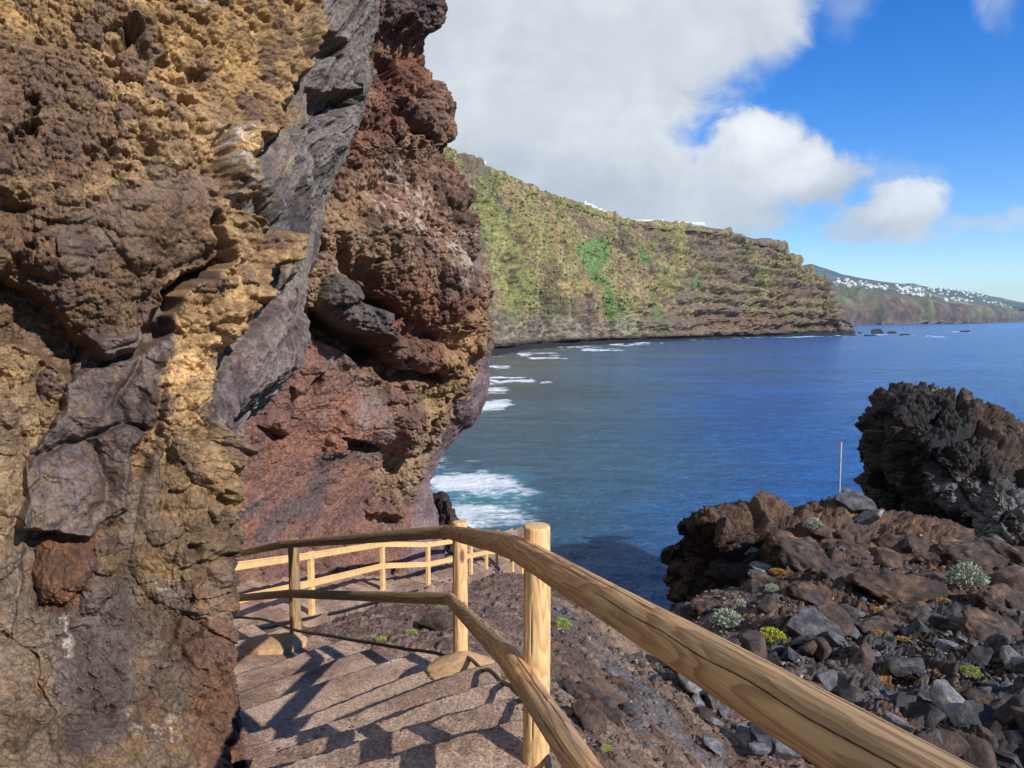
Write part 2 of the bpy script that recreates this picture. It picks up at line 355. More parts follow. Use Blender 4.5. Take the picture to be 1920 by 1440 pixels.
    for poly, hh, ww in (([(62, 1010), (110, 990), (175, 985), (180, 1040), (150, 1100), (120, 1130), (75, 1135), (58, 1080)], .13, 26),
                         ([(170, 1010), (215, 1005), (222, 1050), (205, 1075), (170, 1070)], .10, 14), ([(148, 1085), (215, 1075), (218, 1110), (190, 1145), (150, 1150)], .07, 16),
                         ([(-40, 880), (50, 860), (60, 960), (40, 1060), (-40, 1110)], .12, 40), ([(-40, 560), (80, 640), (130, 700), (100, 780), (30, 820), (-40, 820)], .08, 40),
                         ([(310, 830), (425, 830), (430, 1000), (420, 1120), (360, 1150), (270, 1120), (235, 1060), (260, 900)], .09, 60)):
        s_ = sdpoly(px + wx * 12 + w2 * 5, py + wy * 12 + w2 * 5, poly); h = h + hh * np.sqrt(np.clip(s_ / ww, 0, 1))
    # dyke: sits behind, slabs running diagonally
    dirv = np.array([.28, .55, .78]); dirv = dirv / np.linalg.norm(dirv); along = (G @ dirv)[..., None] * dirv; Gd = (G - along) * 1.15 + along * .35
    slab = fbm(Gd, 3.4, 5, .55, seed=31); slabr = fbm(Gd, 6.5, 5, .58, seed=32, ridge=True)
    fd1, fd2, cd = worley(Gd + .08 * slab[..., None], 2.2, 9); edge = ss(0, .05, fd2 - fd1)
    h = h + dyke * (-.22 + .15 * slab + .07 * slabr + .10 * cd * edge + .010 * fbm(G, 9, 5, .62, seed=34, ridge=True) * 3 + .012 * fbm(G, 34, 3, .6, seed=33))
    s_ = sdpoly(px + wx * 10, py + wy * 10, [(380, 830), (395, 740), (470, 650), (530, 560), (590, 600), (570, 680), (520, 740), (450, 800), (420, 850)])
    h = h + .22 * np.sqrt(np.clip(s_ / 28, 0, 1))
    s_ = sdpoly(px + wx * 8, py + wy * 10, [(596, -300), (600, 60), (590, 150), (598, 300), (590, 420), (560, 520), (520, 560), (470, 600), (440, 560), (500, 420), (470, 330), (520, 250), (560, 160), (575, 0), (575, -300)])
    h = h + .20 * np.sqrt(np.clip(s_ / 22, 0, 1))
    hole = mk(X, Y, [(605, 150), (690, 150), (700, 180), (650, 195), (605, 195)], 7) + mk(X, Y, [(610, 60), (650, 40), (680, 70), (650, 90), (615, 92)], 7)
    h = h - .3 * hole
    h = h + .16 * yellcol * (1 - under)
    e_hole = mk(X, Y, [(395, 250), (415, 240), (400, 300), (395, 330), (385, 300)], 5) + mk(X, Y, [(440, 330), (465, 330), (455, 395), (440, 400)], 5)
    h = h - .14 * e_hole
    h = np.where(back, h * .6, h)
    D = N * .45 + np.array([.30, -.55, .02]); D /= np.linalg.norm(D, axis=-1, keepdims=True)
    V = G + D * h[..., None]
    # colours
    big = fbm(G, 1.6, 4, seed=41); med = fbm(G, 6, 4, seed=42); fin = fbm(G, 28, 3, seed=43)
    yel = mixc(mixc(C(142, 114, 76), C(166, 130, 80), ss(-.3, .4, med)), C(114, 86, 58), ss(0, .45, big + .4 * fin))
    col = yel
    bright = mk(X, Y, [(-100, -300), (560, -300), (540, 100), (420, 190), (300, 130), (180, 60), (-100, 120)], 60)
    col = mixc(col, C(184, 142, 74), bright * ss(-.25, .3, med + .3 * fin) * .85)
    brown = mk(X, Y, [(-100, 330), (150, 420), (400, 330), (410, 480), (250, 700), (-100, 640)], 40); col = mixc(col, mixc(C(112, 84, 60), C(84, 62, 50), ss(-.3, .3, med)), brown * .75)
    mauve = mk(X, Y, [(0, 90), (170, 80), (160, 190), (240, 220), (200, 330), (60, 300), (-60, 250)], 40); col = mixc(col, C(112, 84, 66), mauve * .55)
    lav = mixc(C(116, 100, 98), C(92, 76, 76), ss(-.3, .3, med)); lav = mixc(lav, C(142, 122, 96), ss(.1, .5, big) * .8)
    col = mixc(col, lav, np.clip(bulge * .55 + 0, 0, 1) * ss(-.2, .3, big + .3))
    ochl = mk(X, Y, [(-100, 700), (90, 760), (60, 900), (30, 1100), (-100, 1200)], 30); col = mixc(col, mixc(C(150, 124, 84), C(120, 98, 76), ss(-.2, .3, med)), ochl * .9)
    low = mixc(C(132, 102, 64), C(96, 74, 60), ss(-.25, .35, med + .4 * big)); low = mixc(low, C(122, 110, 98), ss(.1, .5, rl) * .5)
    low = low * (.8 + .4 * kc)[..., None] * (1 - .35 * (1 - ss(0, .06, k2_ - k1_)))[..., None]
    col = mixc(col, low, ss(870, 980, Y) * .95)
    grey = mk(X, Y, [(85, 1100), (150, 1100), (240, 1080), (255, 1250), (230, 1400), (140, 1440), (90, 1300)], 22); col = mixc(col, mixc(C(110, 98, 90), C(84, 72, 66), ss(-.2, .3, med)), grey * .85)
    col = mixc(col, mixc(C(150, 118, 72), C(118, 92, 58), ss(-.3, .3, med)), mk(X, Y, [(255, 870), (430, 850), (430, 1010), (330, 1080), (245, 1050)], 22) * .85)
    col = mixc(col, mixc(C(122, 74, 50), C(96, 64, 48), ss(-.2, .3, med)), mk(X, Y, [(320, 1150), (460, 1160), (460, 1500), (380, 1440), (350, 1300)], 35) * .75)
    col = mixc(col, mixc(C(118, 78, 48), C(92, 64, 44), ss(-.2, .3, med)), mk(X, Y, [(50, 1010), (170, 970), (170, 1060), (140, 1150), (60, 1150)], 8))
    white = (mk(X, Y, [(85, 1170), (125, 1160), (132, 1220), (120, 1250), (88, 1240)], 10) + mk(X, Y, [(240, 1330), (330, 1350), (360, 1400), (280, 1390), (235, 1370)], 12) + mk(X, Y, [(270, 1080), (330, 1070), (340, 1110), (280, 1100)], 14) * .6 + mk(X, Y, [(390, 240), (440, 240), (440, 300), (420, 400), (400, 330)], 8) + mk(X, Y, [(360, -20), (390, 0), (395, 50), (370, 40)], 6)) * ss(.0, .22, fbm(G, 18, 5, .7, seed=57) + .3 * med)
    col = mixc(col, mixc(mixc(C(116, 101, 94), C(84, 71, 68), ss(-.3, .3, med + fin)), C(124, 100, 76), ss(.0, .45, big + .6 * fin) * .6), np.clip(purple + plum2 * .8, 0, 1)); col = mixc(col, C(130, 118, 112), purple * ss(.25, .6, fbm(G, 14, 5, .7, seed=56)) * .5)
    col = mixc(col, mixc(C(206, 164, 96), C(158, 122, 74), ss(-.2, .35, med)), np.clip(yellcol * .9 - purple, 0, 1))
    dk = mixc(C(106, 98, 92), C(74, 68, 68), ss(-.3, .3, slab + .4 * fin)); dk = mixc(dk, C(148, 116, 70), ss(.12, .42, fbm(Gd, 3.1, 4, seed=51)) * mk(X, Y, [(420, 180), (590, 200), (590, 440), (520, 560), (420, 640), (430, 420)], 25) * .85)
    dk = mixc(dk, mixc(C(112, 94, 94), C(86, 72, 74), ss(-.2, .3, med)), mk(X, Y, [(380, 840), (400, 720), (500, 560), (590, 540), (600, 700), (430, 900)], 14) * .9)
    dk = mixc(dk, C(150, 142, 130), ss(.35, .6, slabr) * .35)
    col = mixc(col, dk, dyke)
    col = mixc(col, C(196, 184, 166), np.clip(white, 0, 1) * .7)
    pb = (c3 - .5) * .5 * grit; col = col * (1 + pb + .22 * fin)[..., None]
    col = mixc(col, C(88, 70, 68), (c2 > .86) * grit * .6)
    col = mixc(col, mixc(C(110, 84, 62), C(74, 58, 48), ss(-.3, .3, fin + med)), ss(-.05, .35, fbm(G, 1.9, 5, .6, seed=55)) * .5 * (1 - dyke)) * .90 * np.array([1.06, .99, .93], f32)
    return mesh_np('cliff', V, grid_faces(*V.shape[:2], flip=not flip), M['rock_near'], {'Col': np.clip(col, .01, .9)})

def red_cliff():
    sil = [(-260, 850), (-120, 824), (0, 815), (35, 808), (60, 796), (120, 798), (170, 826), (215, 842), (245, 846), (290, 836), (330, 858), (400, 888), (450, 892), (480, 908), (520, 928), (560, 932), (620, 920), (660, 934), (720, 922), (770, 906), (805, 886), (830, 862), (870, 838), (910, 822), (960, 820), (1010, 822), (1060, 830), (1150, 845), (1300, 850)]
    rows = []
    for py in (-260, -120, -20, 35, 75, 120, 165, 205, 250, 290, 330, 400, 450, 490, 530, 570, 620, 660, 720, 770, 810, 850, 900, 960, 1020, 1080, 1150, 1300):
        s = interp(sil, py) - 24 * ss(1000, 900, py) ; o = np.interp(py, [-260, 0, 300, 600, 800, 1000, 1300], [-1.9, -1.5, -1.3, -.9, -.2, .3, .6]); k = s / 900
        rows.append([(200, py, 10.6 + o * .4), (330, py, 11.0 + o * .5), (430, py, 11.7 + o * .6), (520, py, 12.6 + o * .7), (610 * (.5 + .5 * k), py, 13.5 + o), (700 * (.4 + .6 * k), py, 14.4 + o), (780 * (.2 + .8 * k), py, 15.2 + o), (s - 40, py, 15.9 + o),
                     (s - 8, py, 16.7 + o), (s, py, 17.7 + o), (s - 14, py, 19.6 + o), (s - 90, py, 23.5 + o), (s - 300, py, 29 + o)])
    nv = 1150; K = cr(np.array([[W(*p) for p in r] for r in rows]), nv)
    u = np.concatenate([np.linspace(0, 2, 40, endpoint=False), np.linspace(2, 9.3, 680, endpoint=False), np.linspace(9.3, 12, 80)])
    A = np.swapaxes(K, 0, 1); k = A.shape[0]; Q = np.concatenate([2 * A[:1] - A[1:2], A, 2 * A[-1:] - A[-2:-1]])
    i = np.minimum(u.astype(int), k - 2); f = (u - i).reshape(-1, 1, 1); a, b, c, d = Q[i], Q[i + 1], Q[i + 2], Q[i + 3]
    G = np.swapaxes(.5 * (2 * b + (c - a) * f + (2 * a - 5 * b + 4 * c - d) * f * f + (3 * b - a - 3 * c + d) * f ** 3), 0, 1)
    N = grid_normals(G); flip = np.dot(N[nv // 2, 300], np.array([0, 0, CZ]) - G[nv // 2, 300]) < 0
    if flip: N = -N
    px, py, dep = proj(G); px = px.astype(f32); py = py.astype(f32)
    wx = fbm(G, .9, 4, seed=61); wy = fbm(G, .9, 4, seed=62); w2 = fbm(G, 4, 3, seed=63)
    X = px + wx * 22 + w2 * 8 + 24 * ss(1000, 900, py) * ss(600, 850, px); Y = py + wy * 22 + w2 * 8
    # smoother red tuff at the foot, rubbly crust above
    smooth = mk(X, Y, [(200, 700), (470, 780), (560, 640), (590, 620), (640, 690), (700, 720), (760, 800), (700, 900), (740, 960), (830, 900), (860, 1200), (200, 1300)], 16)
    lava = mk(X, Y, [(820, 830), (870, 760), (925, 640), (990, 700), (900, 860), (840, 900), (850, 1100), (740, 1100), (790, 900)], 12) + mk(X, Y, [(880, 480), (960, 470), (980, 620), (925, 620), (930, 560), (915, 520)], 8)
    lava = np.clip(lava, 0, 1)
    topgrey = mk(X, Y, [(720, -400), (1000, -400), (1000, 60), (815, 70), (760, 80), (722, 50)], 8)
    rough = np.clip(1 - .8 * smooth - .85 * lava, 0, 1)
    h = .35 * fbm(G, .45, 3, seed=64) * rough + .18 * fbm(G, .5, 3, seed=65)
    d1, c1 = domes(G, 1.0, 21); d2, c2 = domes(G, 2.6, 22); d3, c3 = domes(G, 7, 23); d4, c4 = domes(G, 17, 24)
    h = h + rough * (.26 * d1 + .18 * d2 + .09 * d3 + .035 * d4 + .12 * fbm(G, 3, 5, .62, seed=66, ridge=True))
    h = h - rough * .30 * ss(.28, .55, fbm(G, 1.5, 4, seed=67)) 
    Gs = G + .15 * wx[..., None]
    h = h + smooth * (.07 * fbm(Gs, 1.8, 5, .6, seed=68, ridge=True) + .035 * fbm(G, 7, 4, .65, seed=69) + .05 * d2 * (c2 > .72) + .015 * d4)
    h = h + lava * (.06 * fbm(G, 2, 4, seed=70, ridge=True) + .02 * fbm(G, 9, 3, seed=71))
    # slabs and hollows drawn from the photograph
    for poly, hh, ww in (([(590, 520), (640, 520), (715, 575), (720, 640), (700, 660), (640, 630), (600, 605), (578, 580)], .75, 30),
                         ([(620, 440), (700, 380), (800, 430), (870, 500), (900, 600), (880, 660), (800, 640), (760, 600), (720, 560), (690, 530), (650, 490)], .55, 60),
                         ([(700, 620), (800, 640), (860, 660), (830, 700), (760, 700), (710, 680)], .45, 30),
                         ([(640, 760), (720, 730), (790, 740), (800, 800), (760, 850), (700, 830), (640, 850), (610, 860), (605, 830)], .35, 36),
                         ([(790, 160), (845, 165), (868, 230), (850, 275), (800, 270), (785, 210)], .35, 30), ([(850, 340), (895, 350), (900, 420), (870, 410), (850, 380)], .5, 22),
                         ([(720, 0), (850, 0), (840, 60), (815, 75), (760, 75), (720, 60)], .45, 30), ([(860, 700), (905, 690), (910, 780), (870, 810), (845, 780)], .2, 22),
                         ([(540, 720), (590, 710), (590, 740), (555, 760)], .25, 14), ([(500, 770), (550, 770), (545, 815), (490, 805)], .22, 16),
                         ([(680, 950), (740, 945), (745, 965), (700, 975)], .18, 10)):
        s_ = sdpoly(px + wx * 12 + w2 * 8, py + wy * 12 + w2 * 8, poly); h = h + hh * np.sqrt(np.clip(s_ / ww, 0, 1))
    holes = 0
    for poly, hh, so in (([(575, 575), (640, 610), (705, 650), (715, 680), (680, 690), (610, 640), (575, 625)], .9, 8), ([(625, 470), (640, 480), (690, 545), (760, 590), (740, 600), (670, 570), (630, 510)], .9, 7),
                         ([(700, 665), (760, 690), (830, 695), (830, 712), (740, 715), (700, 695)], .5, 6), ([(715, 95), (755, 100), (755, 135), (725, 130)], .9, 8), ([(745, 185), (785, 190), (800, 240), (830, 262), (780, 262), (752, 225)], 1.1, 9),
                         ([(640, 805), (690, 815), (715, 830), (690, 845), (650, 835)], .45, 6), ([(555, 745), (600, 715), (590, 740), (560, 760)], .3, 6), ([(490, 805), (545, 812), (520, 825)], .3, 5), ([(690, 960), (730, 955), (735, 975), (700, 990)], .3, 6), ([(860, 380), (880, 400), (870, 430), (855, 400)], .5, 6)):
        m_ = mk(X, Y, poly, so); holes = np.maximum(holes, m_); h = h - hh * m_
    h[:, 720:] *= .5
    D = N * .45 + np.array([.22, -.6, .04]); D /= np.linalg.norm(D, axis=-1, keepdims=True)
    V = G + D * h[..., None]
    big = fbm(G, .5, 4, seed=81); med = fbm(G, 2.2, 4, seed=82); fin = fbm(G, 9, 4, .6, seed=83)
    brown = mixc(C(142, 102, 76), C(108, 78, 64), ss(-.3, .3, med)); brown = mixc(brown, C(156, 128, 86), ss(.0, .5, big + .3 * fin) * .7)
    red = mixc(C(140, 94, 74), C(116, 80, 70), ss(-.3, .35, med + .3 * big)); red = mixc(red, C(136, 112, 102), ss(.15, .5, fbm(G, 1.2, 4, seed=84)) * .8); red = mixc(red, C(156, 96, 66), ss(.15, .5, fbm(G, .9, 3, seed=85)) * .6)
    col = mixc(brown, red, np.clip(smooth * 1.0, 0, 1))
    rr = mk(X, Y, [(640, 470), (720, 520), (830, 560), (900, 560), (880, 640), (780, 650), (700, 600)], 25) + mk(X, Y, [(690, 90), (860, 80), (800, 180), (760, 260), (640, 300), (680, 200)], 25) + mk(X, Y, [(760, 680), (900, 600), (900, 680), (860, 740)], 20) * .6
    col = mixc(col, mixc(C(148, 90, 62), C(120, 72, 54), ss(-.3, .3, med)), np.clip(rr, 0, 1) * .8)
    och = mk(X, Y, [(840, 620), (900, 560), (905, 700), (850, 790), (790, 800), (800, 730)], 18) + .7 * mk(X, Y, [(600, 420), (640, 330), (700, 320), (700, 400), (640, 440)], 25)
    col = mixc(col, mixc(C(176, 138, 76), C(130, 94, 56), ss(-.2, .3, med + .5 * fin)), np.clip(och, 0, 1) * .55)
    wht = mk(X, Y, [(680, 340), (740, 310), (800, 370), (880, 430), (870, 500), (800, 480), (730, 440), (690, 400)], 25) + mk(X, Y, [(800, 460), (890, 470), (900, 540), (840, 560)], 18) * .6
    col = mixc(col, C(196, 172, 146), wht * ss(-.02, .3, fin + .35 * med) * .55)
    lv = mixc(C(136, 108, 104), C(112, 88, 88), ss(-.3, .3, med)); col = mixc(col, lv, lava)
    col = mixc(col, mixc(C(98, 80, 74), C(74, 62, 60), ss(-.3, .3, med)), topgrey * .9)
    sl = mk(X, Y, [(590, 520), (640, 520), (715, 575), (720, 640), (640, 630), (578, 580)], 10) + mk(X, Y, [(590, 860), (620, 830), (640, 850), (600, 950), (540, 980), (470, 1010), (520, 950), (570, 920)], 8) * .8 + mk(X, Y, [(430, 960), (500, 935), (470, 975), (430, 985)], 8) + mk(X, Y, [(600, 840), (720, 820), (700, 870), (620, 870)], 10) * .6
    col = mixc(col, mixc(C(98, 88, 86), C(76, 70, 72), ss(-.3, .3, fin)), np.clip(sl, 0, 1) * .85)
    col = col * (1 + .3 * fin + .35 * (c3 - .5) * rough)[..., None]
    col = col * .86
    return mesh_np('cliff', V, grid_faces(*V.shape[:2], flip=not flip), M['rock_mid'], {'Col': np.clip(col, .01, .9)})
c_a = near_cliff(); c_b = red_cliff()
tag(c_a, 'towering near wall of yellow and brown volcanic rock with a grey dyke', 'cliff', kind='structure')
tag(c_b, 'red brown lava cliff overhanging the lower path', 'cliff', kind='structure')

# ---------------------------------------------------------------- stairs and paths
def strip(name, Rp, Lp, riser, n, nw, matr, width_t=None, tilt=.015, seed=0, edge_in=.0):
    """a flight of rough concrete steps between a right and a left edge"""
    Rp, Lp = np.array(Rp, float), np.array(Lp, float)
    R2, L2 = cr(Rp, 400), cr(Lp, 400)
    z = R2[:, 2]; ztop = z[0]
    drop = ztop - np.minimum.accumulate(z)
    step = np.floor(drop / riser + 1e-6); frac = drop / riser - step
    # dense samples with double samples at the risers
    T, Zs = [], []
    t = np.linspace(0, 399, n); dr = np.interp(t, np.arange(400), drop) / riser
    last = None
    for a, b in zip(t, dr):
        k = math.floor(b + 1e-6)
        if last is not None and k > last:
            for q in np.linspace(0, 1, 7): T.append(a - .35 * (1 - q)); Zs.append(ztop - riser * (last + q * (k - last)))
        T.append(a); Zs.append(ztop - riser * k); last = k
    T = np.array(T); Zs = np.array(Zs)
    Rr = np.stack([np.interp(T, np.arange(400), R2[:, i]) for i in range(3)], 1); Ll = np.stack([np.interp(T, np.arange(400), L2[:, i]) for i in range(3)], 1)
    w = np.linspace(0, 1, nw)[None, :, None]
    G = Rr[:, None, :] * (1 - w) + Ll[:, None, :] * w; G[..., 2] = Zs[:, None]
    return G
def finish_steps(name, G, seed, label, skirt=.5):
    n1 = fbm(G, 2.2, 4, seed=seed); n2 = fbm(G, 14, 4, .6, seed=seed + 1); n3 = fbm(G, 70, 3, .6, seed=seed + 2)
    V = G.copy()
    V[..., 2] += .018 * n1 + .009 * n2 + .004 * n3
    Gw = G * np.array([1, 1, 0]); lw = fbm(Gw, 1.3, 4, .6, seed=seed + 7); lw2 = fbm(Gw, 1.3, 4, .6, seed=seed + 8)
    V[..., 0] += .05 * lw + .016 * n2; V[..., 1] += .05 * lw2 + .016 * n2; V[..., 2] += .03 * fbm(Gw, .9, 3, seed=seed + 9)
    # skirts down both sides
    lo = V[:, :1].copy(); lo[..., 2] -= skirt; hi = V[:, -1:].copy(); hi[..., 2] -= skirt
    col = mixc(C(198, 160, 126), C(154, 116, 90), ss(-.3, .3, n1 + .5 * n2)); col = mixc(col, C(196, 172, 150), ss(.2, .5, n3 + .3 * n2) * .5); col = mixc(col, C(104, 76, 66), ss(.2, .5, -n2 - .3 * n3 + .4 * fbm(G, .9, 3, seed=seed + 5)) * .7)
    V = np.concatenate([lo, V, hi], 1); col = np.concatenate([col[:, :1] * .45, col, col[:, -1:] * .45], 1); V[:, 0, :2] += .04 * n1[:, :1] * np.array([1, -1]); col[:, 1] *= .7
    return tag(mesh_np(name, V, grid_faces(*V.shape[:2]), M['concrete'], {'Col': col}), label, 'steps', kind='structure')
def zr(z): return z + CZ
P1 = W(1007, 985, 2.83); P2 = W(862, 978, 5.2); P3 = W(550, 1009, 7.1)
RZ = [(.75, -2.2, -1.05), (.62, -.6, -1.2), (.48, 1.0, -1.44), (.13, 2.85, -1.84), (-.25, 5.0, -2.53), (-1.98, 7.15, -3.27), (-4.0, 9.1, -3.9), (-5.6, 10.0, -4.1)]
LZ = [(-1.25, -2.2, -1.05), (-1.2, -.7, -1.2), (-1.12, .9, -1.47), (-1.08, 2.35, -1.88), (-1.62, 3.95, -2.56), (-4.0, 5.3, -3.3), (-6.2, 6.9, -3.9), (-8.0, 8.6, -4.1)]
up = lambda L: [(x, y, zr(z)) for x, y, z in L]
G1 = strip('stairs', up(RZ), up(LZ), .17, 620, 220, None)
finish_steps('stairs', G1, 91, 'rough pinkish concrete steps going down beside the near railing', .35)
fence_pts = [(585, 1158, 10.5), (718, 1112, 13.3), (803, 1104, 14.8), (883, 1082, 17.0), (912, 1073, 18.2), (932, 1070, 19.2)]
FB = np.array([W(*p) for p in fence_pts])
r2 = [(-5.2, 8.9, zr(-4.05)), (-4.0, 9.5, zr(-4.12))] + [tuple(p + np.array([.12, -.14, 0])) for p in FB] + [(.5, 19.0, zr(-6.6)), (1.0, 20.5, zr(-6.9))]
l2 = [(-8.5, 10.2, zr(-4.05)), (-6.6, 11.6, zr(-4.12))] + [tuple(p + np.array([-2.4, 1.5, 0])) for p in FB[:3]] + [tuple(FB[3] + np.array([-1.9, 2.2, 0])), tuple(FB[4] + np.array([-1.4, 2.6, 0])), tuple(FB[5] + np.array([-.9, 3.0, 0]))] + [(-.3, 22.6, zr(-6.6)), (.6, 24, zr(-6.9))]
G2 = strip('path', r2, l2, .11, 500, 120, None)
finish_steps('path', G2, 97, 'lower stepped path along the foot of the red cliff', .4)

# ---------------------------------------------------------------- ground heightfield by thin plate spline
def pz(px, d, z):   # point at pixel column px, distance d, relative height z
    return ((px - 960) / F * (d * cp_ - z * sp_), d, z)
ctrl = []
def cp(px, py, d): p = W(px, py, d); ctrl.append((p[0], p[1], p[2] - CZ))
for x, y, z in RZ: ctrl.append((x - .05, y, z - .22)); ctrl.append((x - 1.4, y - .2, z - .4))
ctrl += [(-5.5, 11, -4.6), (-7, 9.5, -4.6), (-4.5, 11.4, -4.75)]
for p in FB: ctrl.append((p[0] + .05, p[1] - .1, p[2] - CZ - .12)); ctrl.append((p[0] - 1.2, p[1] + 1, p[2] - CZ - .45))
for a in ((640, 1185, 8.5), (720, 1172, 9.2), (800, 1150, 11.2), (820, 1192, 8.4), (900, 1150, 12.2), (860, 1215, 7.3), (920, 1290, 5.05), (960, 1330, 4.35), (930, 1200, 8.6), (960, 1120, 15.), (978, 1088, 18.1), (1010, 1100, 17.2),
          (1040, 1108, 16.2), (1075, 1135, 14.6), (1105, 1160, 13.0), (1060, 1200, 10.4), (1100, 1250, 9.2), (1160, 1215, 12.8), (1200, 1250, 11.6), (1250, 1380, 8.2), (1150, 1330, 7.9), (1100, 1400, 5.6), (1040, 1390, 4.6), (1000, 1440, 3.6), (1060, 1440, 4.4),
          (1400, 1440, 8.4), (1600, 1440, 9.2), (1920, 1440, 9.6), (1900, 1250, 14), (1700, 1250, 14.3), (1500, 1250, 14), (1350, 1250, 12.8), (1300, 1180, 18), (1450, 1130, 20), (1650, 1130, 19.5), (1880, 1130, 19.5),
          (1410, 1040, 26), (1600, 1030, 25), (1480, 985, 28), (1510, 972, 29.5), (1560, 955, 29.5), (1630, 965, 29), (1750, 1060, 24.5), (1900, 1030, 26), (2100, 1100, 24), (2200, 1440, 10), (1500, 1060, 24)): cp(*a)
ctrl += [pz(1150, 21, -12.5), pz(1195, 26, -15), pz(1100, 20, -13), pz(1040, 21, -12), pz(1000, 24, -16), pz(978, 22, -10), pz(900, 25, -16), pz(830, 26, -18), pz(1130, 17, -8.5), pz(1180, 17.5, -8.4), pz(1222, 24, -12.5), pz(1240, 20.8, -8.9), pz(1248, 22.5, -11.5), pz(1300, 23.5, -10.5),
         pz(1250, 33, -19), pz(1400, 35, -19), pz(1550, 36, -17), pz(1700, 40, -18), pz(1900, 42, -19), pz(1000, 30, -20), pz(1200, 32, -20), pz(2200, 40, -17), (12, 0, -6.5), (20, 0, -10), (6, 0, -4.3), (3, 0, -2.9), (1.6, 0, -1.9), (1.6, -3, -1.6), (10, -5, -6), (-3, -3, -1.4), (30, 10, -10), (8, 5, -5.4), (13, 5, -6.6), (35, 30, -14), (45, 45, -20), (20, 48, -20), (0, 40, -20), (-10, 30, -12), (-10, 15, -5), (-10, 0, -3)]
ctrl = np.array(ctrl, float)
def tps_fit(P):
    n = len(P); d = np.linalg.norm(P[:, None, :2] - P[None, :, :2], axis=-1); K = np.where(d > 0, d * d * np.log(d + 1e-12), 0) + np.eye(n) * .02
    A = np.zeros((n + 3, n + 3)); A[:n, :n] = K; A[:n, n] = 1; A[:n, n + 1:] = P[:, :2]; A[n, :n] = 1; A[n + 1:, :n] = P[:, :2].T
    return np.linalg.solve(A, np.concatenate([P[:, 2], [0, 0, 0]]))
_w = tps_fit(ctrl)
def tps(x, y):
    x = np.asarray(x, float); y = np.asarray(y, float); s = _w[-3] + _w[-2] * x + _w[-1] * y
    for (cx, cy, _), w in zip(ctrl, _w): r2_ = (x - cx) ** 2 + (y - cy) ** 2; s = s + w * .5 * r2_ * np.log(r2_ + 1e-12)
    return np.maximum(s, -21)
nr, na = 900, 900
rr = np.exp(np.linspace(math.log(1.0), math.log(62), nr)); aa = np.radians(np.concatenate([np.linspace(-100, -22, 60, endpoint=False), np.linspace(-22, 42, 780, endpoint=False), np.linspace(42, 140, 60)]))
gx = rr[:, None] * np.sin(aa)[None]; gy = rr[:, None] * np.cos(aa)[None]
cz_r = np.exp(np.linspace(math.log(1.0), math.log(62), 200)); cz_a = np.radians(np.linspace(-100, 140, 300))
TZ = tps(cz_r[:, None] * np.sin(cz_a), cz_r[:, None] * np.cos(cz_a))
def tzi(x, y):      # fast bilinear lookup of the spline
    r = np.clip(np.sqrt(x * x + y * y), 1.0, 61.9); a = np.clip(np.arctan2(x, y), cz_a[0], cz_a[-1] - 1e-4)
    fi = np.log(r) / math.log(62) * 199; fj = (a - cz_a[0]) / (cz_a[-1] - cz_a[0]) * 299; i = np.clip(fi.astype(int), 0, 198); j = np.clip(fj.astype(int), 0, 298); u = fi - i; v = fj - j
    return TZ[i, j] * (1 - u) * (1 - v) + TZ[i + 1, j] * u * (1 - v) + TZ[i, j + 1] * (1 - u) * v + TZ[i + 1, j + 1] * u * v
STAIR_PLAN = [(x - .02, y) for x, y, z in cr(np.array(RZ), 24)] + [(x, y) for x, y, z in cr(np.array(LZ), 24)[::-1]]
PATH_PLAN = [(p[0], p[1] + .02) for p in cr(np.array(r2), 24)] + [(p[0], p[1]) for p in cr(np.array(l2), 24)[::-1]]
HUM_PLAN = [(3.9, 21.6), (6.4, 21.8), (8.4, 24.2), (9.2, 27), (9, 31), (4.6, 31)]
def ground_h(x, y):
    x = np.asarray(x, float); y = np.asarray(y, float); z = tzi(x, y)
    P = np.stack([x, y, z], -1); r = np.hypot(x, y)
    lav = ss(3.0, 7, x + (14 - y) * .12) * ss(5, 9, r)
    dr = np.stack([x * .55 + y * .2, y * .55 - x * .3, z * 0], -1)
    a = fbm(P, .45, 4, seed=101); b = fbm(dr, 1.1, 5, .58, seed=102, ridge=True); c = fbm(P, 4, 4, .6, seed=103)
    xf, yf = x.astype(f32), y.astype(f32)
    cut = .55 * ss(-.02, .22, sdpoly(xf, yf, STAIR_PLAN)) + .5 * ss(-.02, .25, sdpoly(xf, yf, PATH_PLAN)) + 2.6 * ss(-.3, .8, sdpoly(xf, yf, HUM_PLAN))
    z = z - cut
    h = lav * (.45 * a + .22 * b + .10 * c) + (1 - lav) * ss(2.5, 6, r) * (.06 * a + .05 * b) + (.03 * c) * (1 - lav)
    return z + h, lav, a, b, c
